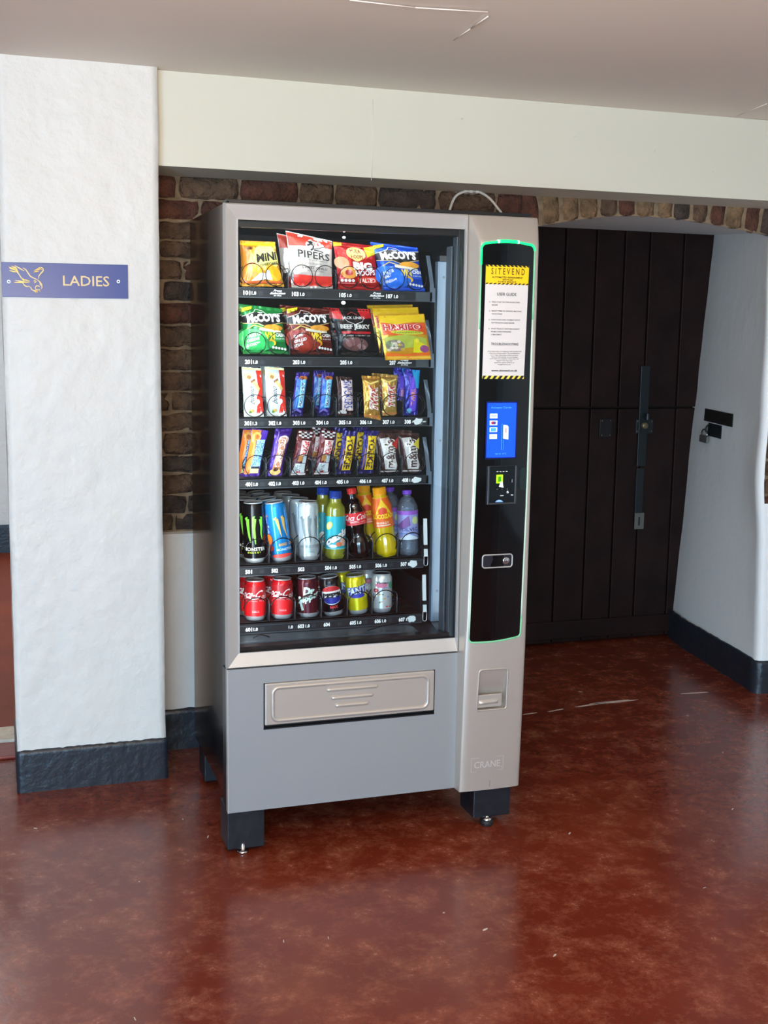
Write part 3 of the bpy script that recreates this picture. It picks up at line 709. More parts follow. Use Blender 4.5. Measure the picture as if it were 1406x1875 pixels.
g.grid([[(x, FY(x, z)+.001, z) for x, z in po], rows_[0]], M_gloss, closed=True, smooth=False)
g.grid(rows_, M_gloss, closed=True, smooth=True); tp = vb(g, 'touch_panel')
M_g1 = mat('green_light_bright', (20, 235, 110), .3, emit=1.7, ecol=(10, 240, 110)); M_g2 = mat('green_light_pipe', (120, 170, 140), .25, emit=.34, ecol=(70, 205, 130)); M_g3 = mat('clear_light_pipe', (185, 205, 190), .2, emit=.16, ecol=(150, 220, 175))
tz = lambda p: Vector((p[0], FY(p[0], p[1])-.0025, p[1]))
rp = [tz(p) for p in po]; n = len(rp)
def seg_m(p): return M_g1 if p.z > 1.727 else (M_g2 if (p.z > 1.52 or p.z < .64) else M_g3)
cur = []; segs = []
for i in range(n+1):
    p = rp[i % n]; m_ = seg_m(p)
    if cur and m_ != cm: cur.append(p); segs.append((cur, cm)); cur = [p]
    else: cur.append(p)
    cm = m_
segs.append((cur, cm))
g = MB()
for s, m_ in segs: g.tube(s, .0026 if m_ != M_g1 else .0034, m_, 8)
lr = sub(g, 'light_ring', tp)
g = MB(); g.tube([tz((.768+.056*k/8, 1.7545+.0012*math.sin(PI*k/8))) for k in range(9)], .0052, M_g1, 8)
for x in (.766, .826): g.tube([tz((x-.003, 1.7545)), tz((x+.003, 1.7545))], .0056, mat('light_end', (160, 240, 190), .3, emit=1.2), 8)
sub(g, 'status_light', tp)
# instruction sheet
g = MB(); A = Art(); YEL = P(244, 200, 14); INK = M_ink; WH = P(212, 208, 205)
A.rect(0, 0, 1, 1, WH); A.rect(0, .832, 1, 1, YEL); A.rect(0, 0, 1, .028, P(232, 214, 80))
for k in range(11):
    x = k*.095-.02; q = lambda v: min(1, max(0, v))
    A.poly([(q(x), 1), (q(x+.06), 1), (q(x+.10), .986), (q(x+.04), .986)], INK); A.poly([(q(x), .832), (q(x+.055), .832), (q(x+.095), .845), (q(x+.04), .845)], INK)
for k in range(8):
    x = k*.13-.03; A.poly([(q(x), 0), (q(x+.07), 0), (q(x+.12), .028), (q(x+.05), .028)], INK)
A.text('S I T E V E N D', .12, .918, .9, .975, P(90, 60, 10), bold=.012)
A.text('AUTOMATED REFRESHMENT', .14, .886, .86, .902, INK, bold=.02); A.text('SERVICES', .38, .868, .62, .881, INK, bold=.02); A.text('01404 806515', .28, .849, .7, .863, INK, bold=.02)
A.text('USER GUIDE', .27, .735, .72, .761, INK, bold=.008)
y = .672
for nn, ls_ in (('1.', ['PRESS START ON THE NAYAX CARD', 'READER']), ('2.', ['SELECT ITEM VIA VENDING MACHINE', 'TOUCH PANEL']), ('3.', ['SCAN YOUR CARD, PAYMENT DEVICE', 'ON THE NAYAX CARD READER']), ('4.', ['AWAIT PRODUCT DROP AND COLLECT', 'FROM LOWER DISPENSING', 'COMPARTMENT'])):
    A.text(nn, .1, y, .13, y+.012, INK)
    for q_ in ls_: A.text(q_, .16, y, .16+.0225*len(q_), y+.012, INK, bold=.006); y -= .026
    y -= .026
A.text('TROUBLESHOOTING', .17, .298, .82, .321, INK, bold=.008)
for k, q_ in enumerate(['If the item does not dispense, this machine will', 'refund the amount taken. This can take up to', '3 to 5 days depending on bank transfers.', 'Status on "processing" on your banking', 'until refund is complete. If this does not', 'happen in the mean time', 'enquiries, please email us at', 'info@sitevend.co.uk']):
    w = .0165*len(q_)/2; A.text(q_, .5-w, .238-.0165*k, .5+w, .249-.0165*k, INK, shear=.01)
A.text('www.sitevend.co.uk', .2, .066, .82, .084, INK, bold=.02)
def sheetf(u, v, o):
    z = 1.371+.3185*v; x = .7268+.0025*v+(.1295+.003*v)*u; return (x, FY(x, z)-.0032-o*.6, z)
A.emit(g, sheetf, L=.011, sc=(.133, .318), step=.00005, base=.0004); sub(g, 'instruction_sheet', tp)
# screen
M_scr = mat('screen_blue', (14, 70, 235), .2, emit=1.1, ecol=(10, 62, 240)); E_w = mat('screen_white', (200, 215, 245), .4, emit=.85); E_l = mat('screen_light_blue', (60, 140, 245), .4, emit=.9)
g = MB(); A = Art(); A.rect(-.05, -.03, 1.06, 1.03, mat('screen_edge', (4, 10, 60), .2, emit=.3)); A.rect(0, 0, 1, 1, M_scr); A.text('Accepts Cards:', .12, .89, .84, .935, E_l)
for k, (t_, c) in enumerate((('VISA', (60, 60, 150)), ('MC', (200, 70, 60)), ('AMEX', (40, 110, 190)), ('DISC', (120, 120, 130)))):
    yy = .72-.125*k; A.rect(.09, yy, .35, yy+.085, E_w)
    if k == 1: A.ell(.19, yy+.042, .055, .028, P(200, 50, 50)); A.ell(.25, yy+.042, .055, .028, P(90, 60, 150))
    elif k == 2: A.rect(.13, yy+.012, .31, yy+.075, E_l)
    else: A.text(t_, .13, yy+.03, .31, yy+.06, P(*c), bold=.02)
A.poly([(.55, .35), (.74, .33), (.74, .56), (.70, .59), (.55, .6)], E_w); A.poly([(.62, .46), (.68, .45), (.68, .54), (.62, .55)], P(200, 180, 170)); A.rect(.5, .14, .515, .62, E_l); A.rect(.57, .14, .58, .32, E_l); A.rect(.545, .35, .555, .6, P(10, 20, 60))
A.text('06:15  4°C', .3, .055, .68, .085, E_l); A.emit(g, lambda u, v, o: (.7445+.0905*u, FY(.79, 1.22)-.0028-.002*(1-(2*u-1)**2)*0-o, 1.1455+.157*v), step=.00015); sub(g, 'display_screen', tp)
# card reader
g = MB(); y = FY(.79, 1.06); g.box(.7505, .756, y-.008, y-.001, 1.011, 1.121, mat('reader_bezel', (70, 72, 76), .35, .5)); g.box(.7505, .8415, y-.008, y-.001, 1.009, 1.014, MC['reader_bezel']); g.box(.836, .8415, y-.008, y-.001, 1.011, 1.121, MC['reader_bezel'])
g.box(.756, .836, y-.007, y-.001, 1.1185, 1.1215, M_dark); g.box(.756, .836, y-.005, y-.001, 1.014, 1.1185, M_gloss); cr_ = sub(g, 'card_reader', tp, bevel=.0008)
g = MB(); A = Art(); EG = mat('reader_green', (150, 240, 20), .3, emit=1.3, ecol=(140, 235, 20)); EW = mat('reader_white', (230, 235, 240), .3, emit=.7)
A.rect(.27, .54, .53, .78, EG); A.rect(.34, .58, .46, .73, P(60, 170, 10)); A.poly([(.38, .44), (.45, .6), (.52, .56), (.56, .42)], EW)
for k in range(4): A.rect(.27+.12*k, .86, .34+.12*k, .875, EW)
A.ring(.72, .29, .03, .025, .014, EW); A.rect(.42, .19, .55, .205, EW); A.rect(.86, .56, .885, .65, P(150, 150, 155)); A.rect(.84, .2, .93, .215, EW); A.poly([(.22, .02), (.55, .02), (.46, .07), (.38, .085), (.3, .07)], mat('reader_blue', (120, 160, 235), .3, emit=.7))
for k in range(3): A.text('*', .27+.2*k, .37, .31+.2*k, .39, P(150, 150, 155))
A.emit(g, lambda u, v, o: (.756+.08*u, y-.0052-o, 1.014+.1045*v)); sub(g, 'reader_display', tp)
g = MB(); g.prism(rrect(.8535, 1.048, .8755, 1.114, .008), lambda x, z: (x, FY(x, z)-.001, z), lambda x, z: (x, FY(x, z)-.0045, z), mat('sensor_green_black', (18, 34, 32), .25)); sub(g, 'proximity_sensor', tp)
# coin slot button
g = MB(); q = [(x, FY(x, z)-.003, z) for x, z in rrect(.7435, .8215, .8375, .8595, .008)]; g.tube(q, .0022, M_frame, 8, closed=True)
g.prism(rrect(.7445, .8225, .8365, .8585, .008), lambda x, z: (x, FY(x, z)-.001, z), lambda x, z: (x, FY(x, z)-.003, z), mat('slot_dark', (42, 42, 50), .3, .3)); cs = sub(g, 'coin_slot', tp)
g = MB(); y = FY(.82, .84)-.003; R_ = [(.0105, 0), (.0105, .002), (.0085, .0035), (.006, .002), (.004, .0035), (.0006, .0035)]
g.grid([[(.8175+r*math.cos(2*PI*k/20), y-h, .8405+r*math.sin(2*PI*k/20)) for k in range(20)] for r, h in R_], M_chrome, closed=True); sub(g, 'reject_button', tp)
g = MB(); g.stroke = None; g.box(.7935, .7945, FY(.794, .16)-.0006, FY(.794, .16)+.001, .140, .162, P(120, 116, 110)); vb(g, 'scratch')

# -------------------------------------------------- power cable behind the machine top
pc = empty('power_cable', (1.08, .93, 1.96)); g = MB(); pts = []
CP = [(.985, 1.80), (.985, 1.90), (.992, 1.945), (1.010, 1.985), (1.04, 2.003), (1.075, 2.009), (1.11, 2.004), (1.145, 1.985), (1.175, 1.955), (1.197, 1.92), (1.205, 1.80)]
for i in range(len(CP)-1):
    p0, p1, p2, p3 = CP[max(0, i-1)], CP[i], CP[i+1], CP[min(len(CP)-1, i+2)]
    for k in range(5):
        t = k/5; f_ = lambda a, b, c, d: .5*((2*b)+(-a+c)*t+(2*a-5*b+4*c-d)*t*t+(-a+3*b-3*c+d)*t*t*t)
        pts.append((f_(p0[0], p1[0], p2[0], p3[0])-1.08, .900-.93, f_(p0[1], p1[1], p2[1], p3[1])-1.96))
g.tube(pts, .0048, mat('white_cable', (205, 198, 186), .45), 10); g.build('cable', pc)
for x in (1.068, 1.092):
    g = MB(); g.box(x-.007-1.08, x+.007-1.08, -.042, .015, 2.000-1.96, 2.018-1.96, MC['white_cable']); g.build('cable_clip', pc, bevel=.003)
tag(pc, 'white power cable looped against the brick above the vending machine', 'cable')
tag(VM, 'tall snack and drinks vending machine with glass front and green lit touch panel', 'vending machine')
# ================================================================== TRAYS, COILS AND PRICE LABELS
TY = .12
def press(A, x0, z0):   # tiny three-line text
    A.text('Press', x0+.010, z0+.0135, x0+.033, z0+.0195, M_num, shear=.15, bold=.02); A.text('Selection', x0, z0+.0065, x0+.043, z0+.0125, M_num, shear=.1, bold=.025); A.text('for Price', x0+.010, z0+.001, x0+.032, z0+.0048, M_num, shear=.15, bold=.02)
ROWS = [
 dict(zf=1.617, s0=1.588, s1=1.616, R=.0305, dz=.036, cx=[.101, .169, .243, .311, .382, .447, .518, .587], div=[.205, .345, .484], lab=[('101', .075, '1.0'), ('103', .214, '1.0'), ('105', .353, '1.0'), ('107', .494, '1.0')], pr=[.152, .445], pitch=.048, flat=1),
 dict(zf=1.430, s0=1.397, s1=1.425, R=.0305, dz=.033, cx=[.108, .177, .247, .315, .391, .451, .519, .596], div=[.210, .350, .488], lab=[('201', .079, '1.0'), ('203', .217, '1.0'), ('205', .357, '1.0'), ('207', .507, None)], pr=[.533], pitch=.048, flat=1),
 dict(zf=1.2535, s0=1.224, s1=1.250, R=.0315, dz=.034, cx=[.108, .175, .247, .313, .383, .451, .520, .589], div=[.141, .212, .280, .349, .415, .485, .554], lab=[('301', .077, '1.3'), ('302', .147, '1.0'), ('303', .218, '1.0'), ('304', .287, '1.0'), ('305', .355, '1.0'), ('306', .419, '1.0'), ('307', .489, '1.0'), ('308', .557, None)], pr=[.581], pitch=.046, flat=1),
 dict(zf=1.081, s0=1.050, s1=1.076, R=.0315, dz=.034, cx=[.110, .174, .248, .317, .385, .450, .517, .592], div=[.141, .212, .280, .349, .415, .485, .554], lab=[('401', .079, '1.0'), ('402', .146, '1.0'), ('403', .216, '1.0'), ('404', .283, '1.0'), ('405', .349, '1.0'), ('406', .419, '1.0'), ('407', .488, '1.0'), ('408', .552, '1.0')], pr=[], pitch=.046, flat=1),
 dict(zf=.8305, s0=.795, s1=.819, R=.0370, dz=.038, cx=[.112, .188, .267, .348, .427, .505, .586], div=[.150, .228, .308, .388, .466, .545], lab=[('501', .078, ''), ('502', .155, ''), ('503', .234, ''), ('504', .316, '1.0'), ('505', .391, '1.0'), ('506', .472, '1.0'), ('507', .552, '1.0')], pr=[], pitch=.072, flat=0),
 dict(zf=.6585, s0=.624, s1=.648, R=.0370, dz=.038, cx=[.109, .188, .268, .347, .424, .502], div=[.150, .228, .308, .388, .466, .545], lab=[('601', .078, '1.0'), ('', .183, '1.0'), ('603', .234, '1.0'), ('604', .313, ''), ('605', .394, '1.0'), ('606', .472, '1.0'), ('607', .549, '1.0')], pr=[], pitch=.072, flat=0)]
M_paper = mat('torn_paper', (226, 236, 236), .6)
for ri, R in enumerate(ROWS):
    zf, s0, s1 = R['zf'], R['s0'], R['s1']; BT = Vector((.35, TY, zf)); low = ri >= 4
    xr = .628 if low else .640
    tr = empty('shelf_tray'); tr.parent = VM; tr.location = BT-Vector((.45, .35, 0))
    def tb(mb, name, parent=tr, BT=BT, **k): mb.v = [v-BT for v in mb.v]; return mb.build(name, parent, **k)
    g = MB(); g.box(.052, xr, TY+.004, .60, zf-.006, zf-.0015, M_dark); g.box(.052, xr, TY+.004, TY+.007, s0+.002, zf-.002, M_dark)
    g.box(.052, .055, TY+.004, .60, zf-.006, zf+.085, M_dark)
    for k in range(1, 12): g.box(.06, xr-.01, .16+.036*k, .163+.036*k, zf-.0016, zf-.0002, M_inner)
    tb(g, 'tray_pan')
    g = MB(); g.box(.050, xr-.004, TY, TY+.004, s0, s1, M_dark); g.box(.050, xr-.004, TY-.0025, TY, s0, s0+.002, M_strip); g.box(.050, xr-.004, TY-.0015, TY, s1-.0012, s1, M_strip)
    A = Art()
    for t_, x, p in R['lab']:
        if p != '' or low: A.rect(x+.043, s0+.0065, x+.056, s0+.018, mat('label_button', (44, 50, 56), .35))
    A.emit(g, lambda x, z, o: (x, TY-o, z)); tb(g, 'price_strip')
    if not low:
        g = MB(); q = [(TY+.001, s0), (TY+.030, s0), (.45, zf+.02), (.45, zf+.06), (TY+.055, zf+.105), (TY+.045, zf+.105), (TY+.010, s1+.02), (TY+.001, s1+.02)]
        g.prism(q, lambda y, z: (xr-.003, y, z), lambda y, z: (xr-.0005, y, z), M_dark)
        e = [(TY, s0-.001), (TY, s1+.022), (TY+.018, zf+.062), (TY+.040, zf+.106)]
        for (a, b), (c, d) in zip(e, e[1:]): g.add([(xr-.011, a, b), (xr+.001, a, b), (xr+.001, c, d), (xr-.011, c, d), (xr-.011, a+.002, b), (xr+.001, a+.002, b), (xr+.001, c+.002, d), (xr-.011, c+.002, d)], [(0, 1, 2, 3), (7, 6, 5, 4), (0, 4, 5, 1), (1, 5, 6, 2), (2, 6, 7, 3), (3, 7, 4, 0)], M_post)
        g.box(xr+.001, xr+.006, TY, TY+.002, s0-.001, s1+.012, M_post)
        tb(g, 'tray_side')
        if ri < 2: g = MB(); g.box(.585 if ri == 0 else .590, xr-.011, TY-.002, TY, s0+.002, s1-.001, M_strip); tb(g, 'blank_label')
    else:
        g = MB(); g.box(xr-.005, xr-.002, TY+.01, .55, s0, zf+.09, M_dark); tb(g, 'tray_side')
        g = MB(); g.prism([(xr-.004, zf+.035), (xr+.007, zf+.035), (xr+.004, zf+.115), (xr-.007, zf+.115)], lambda x, z: (x, TY-.002, z), lambda x, z: (x, TY-.006, z), M_paper)
        g.prism([(xr-.002, zf-.001), (xr+.009, zf-.001), (xr+.008, zf+.022), (xr-.003, zf+.022)], lambda x, z: (x, TY-.002, z), lambda x, z: (x, TY-.006, z), M_paper)
        g.prism([(xr-.001, zf+.023), (xr+.008, zf+.023), (xr+.008, zf+.034), (xr-.002, zf+.034)], lambda x, z: (x, TY-.001, z), lambda x, z: (x, TY-.009, z), M_edge)
        tb(g, 'paper_tag')
        g = MB(); g.tube([(xr-.002, TY-.003, zf)]+[(xr+.004-.006*math.cos(PI*k/8), TY-.003, zf-.024-.006*math.sin(PI*k/8)) for k in range(9)]+[(xr+.010, TY-.003, zf)], .0012, M_alu, 6); tb(g, 'hook')
    if ri >= 2:
        g = MB(); x0 = .598 if not low else .590; pts = []
        for k in range(16):
            a = 2*PI*k/16; q = 1+.5*nz(math.cos(a), math.sin(a), ri*3.1, 1.7); pts.append((x0+.014*q*math.cos(a), s0+.014+.010*q*math.sin(a)))
        g.prism(pts, lambda x, z: (x, TY-.0022, z), lambda x, z: (x, TY-.003, z), M_paper); tb(g, 'torn_paper')
    for x in R['div']:
        g = MB(); h = .055 if not low else .06
        g.tube([(x, TY+.006, zf), (x, TY+.006, zf+h-.006), (x, TY+.012, zf+h), (x, .52, zf+h)], .0014, M_strip, 6)
        g.prism([(TY+.007, zf), (.52, zf), (.52, zf+h-.004), (TY+.007, zf+h-.012)], lambda y, z: (x-.0006, y, z), lambda y, z: (x+.0006, y, z), M_dark); tb(g, 'divider')
    for ci, x in enumerate(R['cx']):
        g = MB(); pts = []; cz = zf+R['dz']-.001; n = 26
        if R['flat']:
            sgn_ = 1 if (ri > 1 or ci % 2 == 0) else -1
            for k in range(n+1):
                a = -PI/2-.5+2*PI*k/n; pts.append((x+R['R']*math.cos(a)*sgn_, TY-.0035+.004*k/n, cz+R['R']*math.sin(a)))
            for k in range(1, n*6):
                a = -PI/2-.5+2*PI*k/n; pts.append((x+R['R']*math.cos(a)*sgn_, TY+.0005+R['pitch']*k/n, cz+R['R']*math.sin(a)))
        else:
            for k in range(n*5+10):
                a = PI*.95-2*PI*k/n; pts.append((x+R['R']*math.cos(a), TY-.006+R['pitch']*max(0, k-7)/n, cz+R['R']*math.sin(a)))
        g.tube(pts, .0011 if R['flat'] else .0015, M_wire, 6); tb(g, 'coil')
    for t_, x, p in R['lab']:
        g = MB(); A = Art(); z0 = s0+.007
        if t_: A.text(t_, x, z0, x+.0195, z0+.0125, M_num, bold=.035)
        if p: A.text(p, x+.0235, z0+.001, x+.0365, z0+.0105, M_num, bold=.03)
        A.emit(g, lambda x_, z_, o: (x_, TY-.0006-o, z_)); tb(g, 'number_label')
    for x in R['pr']:
        g = MB(); A = Art(); press(A, x, s0+.0045); A.emit(g, lambda x_, z_, o: (x_, TY-.0006-o, z_)); tb(g, 'number_label')

# ================================================================== THE GOODS
def bag(name, label, cat, cs, base, art, Y=.142, B=.017, waist=.06, group=None, crimp=.06, seed=0, wr=.0022, mid=None):
    (xa, za), (xb, zb), (xc, zc), (xd, zd) = cs   # TL TR BR BL
    cx = (xc+xd)/2; cz = min(zc, zd)
    def S(u, v, o, side=1):
        k = max(0, min(1, (v-crimp)/(1-2*crimp)))
        uu = .5+(u-.5)*(1-waist*math.sin(PI*k)**.6)
        x = (xa*(1-uu)+xb*uu)*v+(xd*(1-uu)+xc*uu)*(1-v); z = (za*(1-uu)+zb*uu)*v+(zd*(1-uu)+zc*uu)*(1-v)
        uc = min(1, max(0, u)); sh = (max(0, math.sin(PI*uc))**.55)*(max(0, math.sin(PI*k))**.55)
        w = 1.1*wr*(nz(u*5, v*5, seed+side*3)+.7*nz(u*11, v*9, seed+7)+.35*nz(u*21, v*8, seed+2))*min(1, 6*min(uc, 1-uc)+.25)
        y = -side*(B*sh)+w*side - side*o + .004*math.sin(v*3+seed)*(k in (0, 1))
        return (x-cx, y, z-cz)
    g = MB(); nu, nv = 20, 26
    vs_ = [0, .015, .03, .045, .06]+[.06+.88*j/nv for j in range(1, nv)]+[.94, .955, .97, .985, 1]
    fr_ = [[S(i/nu, v, 0, 1) for i in range(nu+1)] for v in vs_]; bk = [[S(i/nu, v, 0.0003, -1) for i in range(nu+1)][::-1] for v in vs_]
    g.grid(fr_, base); g.grid(bk, base)
    g.v = [Vector(v) for v in g.v]
    art.emit(g, lambda u, v, o: S(u, v, o, 1), L=.009, base=.0007, step=.00018, sc=(abs(xb-xa), abs(za-zd)))
    o = g.build(name, None, loc=(cx, Y, cz))
    return tag(o, label, cat, group)
def dup(o, dx, dy, dz, label, rz=0, group=None):
    c = o.copy(); COL.objects.link(c); c.location = Vector(o.location)+Vector((dx, dy, dz)); c.rotation_euler.z += rz
    c['label'] = label
    for ch in list(o.children):
        k = ch.copy(); COL.objects.link(k); k.parent = c
    return c
G1, G2, G3, G4 = 'crisp packets on the top shelf', 'snack bags on the second shelf', 'chocolate bars on the third shelf', 'chocolate bars on the fourth shelf'
G5, G6 = 'tall drinks on the fifth shelf', 'small cans on the bottom shelf'
Y_ = lambda *c: P(*c, r=.3)
# 101
A = Art(); OR = Y_(222, 120, 34); PY = Y_(222, 216, 120)
A.poly([(.02, .9), (.02, .1), (.3, .1), (.32, .5), (.2, .75), (.1, .92)], OR).ell(.64, .64, .36, .30, PY)
A.rect(.02, .90, .98, .975, Y_(232, 205, 30)); A.ell(.2, .84, .09, .035, Y_(110, 60, 20))
A.text('MiNi', .36, .56, .96, .75, M_ink, tilt=.08, bold=.04); A.text('CHEDDARS', .44, .47, .95, .53, M_ink, tilt=.07, bold=.03)
A.ell(.28, .36, .24, .13, Y_(226, 156, 40)).ell(.2, .22, .2, .12, Y_(214, 128, 40)).ell(.78, .3, .22, .17, Y_(236, 166, 26), tilt=-.5).ell(.7, .2, .16, .08, Y_(240, 190, 60), tilt=-.5)
A.poly([(.2, .12), (.42, .3), (.62, .28), (.5, .14)], Y_(228, 230, 232)).poly([(.5, .16), (.6, .36), (.68, .36), (.72, .14)], Y_(206, 208, 216)).rect(.03, .06, .97, .12, Y_(226, 110, 60))
b101 = bag('crisp_packet', 'yellow and orange crisp packet, left end of top shelf', 'crisp packet', [(.075, 1.744), (.170, 1.744), (.198, 1.622), (.076, 1.6195)], foil(216, 158, 52), A, seed=1, group=G1)
dup(b101, .004, .047, .004, 'second yellow and orange crisp packet behind the one, left end of top shelf')
# 103
A = Art(); RD = Y_(206, 66, 46); GY = Y_(206, 202, 196)
A.poly([(.01, .74), (.3, .78), (.7, .80), (.99, .82), (.99, .985), (.01, .985)], RD); A.ell(.6, .78, .22, .17, GY)
A.text('PIPERS', .19, .56, .93, .70, M_ink, bold=.012); A.stroke([(.42, .80), (.5, .84), (.56, .82), (.54, .75), (.48, .72)], .035, M_ink).stroke([(.56, .75), (.66, .77), (.82, .84)], .014, M_ink).stroke([(.56, .73), (.7, .73), (.78, .71)], .022, M_ink).ell(.5, .87, .05, .025, M_ink)
A.text('BISCAY SEA SALT &', .34, .45, .72, .48, P(110, 100, 95)); A.text('SWEET CHILLI', .26, .36, .86, .41, P(70, 60, 60), bold=.02); A.text('POTATO CRISPS', .38, .31, .78, .335, P(120, 110, 105)); A.text('MADE BY FARMERS', .3, .52, .86, .54, P(120, 110, 105))
A.poly([(.05, .04), (.05, .24), (.3, .24), (.6, .23), (.98, .25), (.98, .04)], Y_(214, 52, 42))
b103 = bag('crisp_packet', 'grey and red crisp packet second from the left on the top shelf', 'crisp packet', [(.201, 1.777), (.337, 1.753), (.339, 1.6195), (.218, 1.6195)], foil(212, 208, 202), A, seed=4, group=G1, waist=.03)
dup(b103, -.014, .048, -.004, 'second grey and red crisp packet behind the front one on the top shelf')
# 105
A = Art(); DR = Y_(176, 26, 28)
A.poly([(.78, .72), (.99, .8), (.99, .99), (.72, .93)], Y_(200, 190, 30)).poly([(.0, .9), (.2, .93), (.2, .99), (.0, .99)], Y_(190, 180, 30))
A.ell(.5, .78, .24, .14, Y_(226, 200, 120)).ell(.5, .74, .13, .13, Y_(226, 200, 120)); A.text('HULA', .36, .79, .62, .88, P(120, 50, 30), tilt=-.02, bold=.03); A.text('HOOPS', .36, .67, .66, .75, P(120, 50, 30), bold=.03)
A.ell(.12, .56, .17, .13, Y_(196, 150, 110)).ell(.26, .36, .19, .13, Y_(222, 150, 60)).ell(.26, .36, .09, .06, DR)
A.text('BIG', .38, .43, .86, .60, P(236, 240, 240), bold=.06); A.text('HOOPS', .42, .31, .92, .43, P(236, 240, 240), tilt=.05, bold=.03)
A.poly([(.46, .13), (.93, .17), (.93, .3), (.46, .26)], Y_(222, 60, 36)); A.text('SALTED', .5, .16, .9, .25, P(250, 244, 240), bold=.03, tilt=.02)
for k in range(4): A.ell(.09+.085*k, .19, .036, .035, Y_(226, 226, 220))
A.rect(.05, .12, .4, .14, Y_(220, 120, 120)).rect(.03, .035, .97, .08, Y_(206, 50, 46))
b105 = bag('crisp_packet', 'dark red ring snack packet third from the left on the top shelf', 'crisp packet', [(.338, 1.752), (.462, 1.744), (.484, 1.618), (.356, 1.6185)], foil(178, 30, 32), A, seed=7, group=G1, waist=.04)
# ridged crisps in three colours
def mccoys(seed, main, mid_, txt, txt2, cs, label, grp, top=None):
    A = Art(); M1, M2 = Y_(*main), Y_(*mid_)
    A.poly([(.0, .62), (.0, .76), (.28, .86), (.45, .88), (.6, .83), (1, .90), (1, .70), (.7, .64), (.55, .58), (.35, .64)], M_ink)
    A.stroke([(.0, .76), (.28, .86), (.34, .93), (.5, .91), (.6, .84), (1, .90)], .014, P(190, 190, 180)).stroke([(.0, .62), (.35, .64), (.55, .575), (.7, .635), (1, .70)], .014, P(200, 180, 120))
    A.text("McCOY'S", .10, .66, .92, .84, P(238, 242, 244), tilt=.07, bold=.05, arc=.12); A.rect(.38, .865, .5, .878, P(200, 205, 205))
    A.poly([(.0, .84), (.25, .93), (.27, .985), (.02, .93)], Y_(226, 214, 30)); A.text('FULL ON', .03, .88, .23, .925, P(90, 90, 20), tilt=.05)
    A.stroke([(.02, .47), (.25, .6), (.42, .56), (.66, .50)], .02, P(190, 175, 90)); A.ell(.72, .57, .24, .07, Y_(214, 150, 50))
    A.poly([(.36, .50), (.90, .45), (.90, .51), (.36, .55)], P(214, 214, 190)); A.poly([(.42, .30), (.98, .26), (.98, .46), (.42, .49)], M1)
    A.text('WIN', .42, .32, .73, .47, P(232, 206, 40), bold=.05); A.text('CASH', .75, .38, .98, .46, P(236, 240, 240), bold=.04); A.text('OR GREAT PRIZES', .75, .32, .98, .35, P(220, 225, 225)); A.ell(.64, .25, .10, .07, Y_(226, 172, 40))
    A.ell(.2, .3, .34, .22, M2)
    for k, q in enumerate(txt): A.text(q, .06, .36-.095*k, .06+.06*len(q)*.7, .425-.095*k, P(236, 242, 240), tilt=.08, bold=.03)
    A.ell(.42, .16, .28, .10, M2, tilt=.3).rect(.03, .03, .97, .07, M1)
    for k in range(5): A.ell(.66+.07*k, .15-.01*k, .03, .028, Y_(222, 226, 226))
    return bag('crisp_packet', label, 'crisp packet', cs, foil(*main), A, seed=seed, group=grp)
mccoys(11, (22, 78, 200), (40, 112, 226), ['SALT &', 'MALT', 'VINEGAR'], '', [(.451, 1.755), (.597, 1.744), (.621, 1.6185), (.489, 1.6185)], 'blue ridged crisp packet, right end of top shelf', G1)
b201 = mccoys(13, (30, 128, 60), (44, 160, 82), ['TASTE OF', 'CHEDDAR', '& ONION'], '', [(.070, 1.570), (.191, 1.559), (.209, 1.432), (.079, 1.432)], 'green ridged crisp packet, left end of second shelf', G2)
b203 = mccoys(15, (96, 30, 20), (142, 46, 32), ['FLAME', 'GRILLED', 'STEAK'], '', [(.199, 1.569), (.329, 1.560), (.343, 1.432), (.219, 1.432)], 'brown ridged crisp packet second from the left on the second shelf', G2)
dup(b203, -.006, .048, .003, 'second brown ridged crisp packet behind the front one on the second shelf'); dup(b201, .004, .048, .003, 'second green ridged crisp packet behind the front one on the second shelf')
# 205
A = Art(); A.poly([(.0, .78), (.26, .76), (.2, .99), (.0, .99)], Y_(200, 24, 30)).poly([(.66, .99), (.72, .78), (.99, .80), (.96, .99)], Y_(200, 24, 30))
A.stroke([(.26, .8), (.34, .72), (.52, .66), (.72, .72), (.78, .8)], .012, P(200, 200, 200)).stroke([(.36, .86), (.5, .92), (.62, .86)], .012, P(170, 40, 40)); A.text("JACK LINK'S", .22, .755, .8, .83, P(206, 206, 206), bold=.02)
A.text('BEEF JERKY', .12, .54, .90, .66, P(200, 200, 196), bold=.05); A.rect(.14, .46, .88, .51, Y_(190, 26, 32)); A.text('ORIGINAL', .34, .468, .68, .502, P(60, 10, 14)); A.text('100% BEEF · HIGH PROTEIN', .17, .41, .84, .435, P(200, 200, 200))
A.ell(.42, .24, .32, .15, Y_(92, 62, 62)).ell(.3, .26, .12, .08, Y_(134, 96, 96)).ell(.5, .3, .14, .07, Y_(120, 80, 82)).ell(.55, .18, .12, .07, Y_(146, 112, 112)).ell(.38, .16, .1, .05, Y_(106, 70, 66))
b205 = bag('beef_jerky_bag', 'black and red dried meat bag third from the left on the second shelf', 'snack bag', [(.333, 1.565), (.452, 1.565), (.484, 1.4305), (.362, 1.4305)], foil(22, 20, 24), A, seed=21, group=G2, waist=.03, B=.013)
dup(b205, -.010, .048, .003, 'second black and red dried meat bag behind the front one on the second shelf')
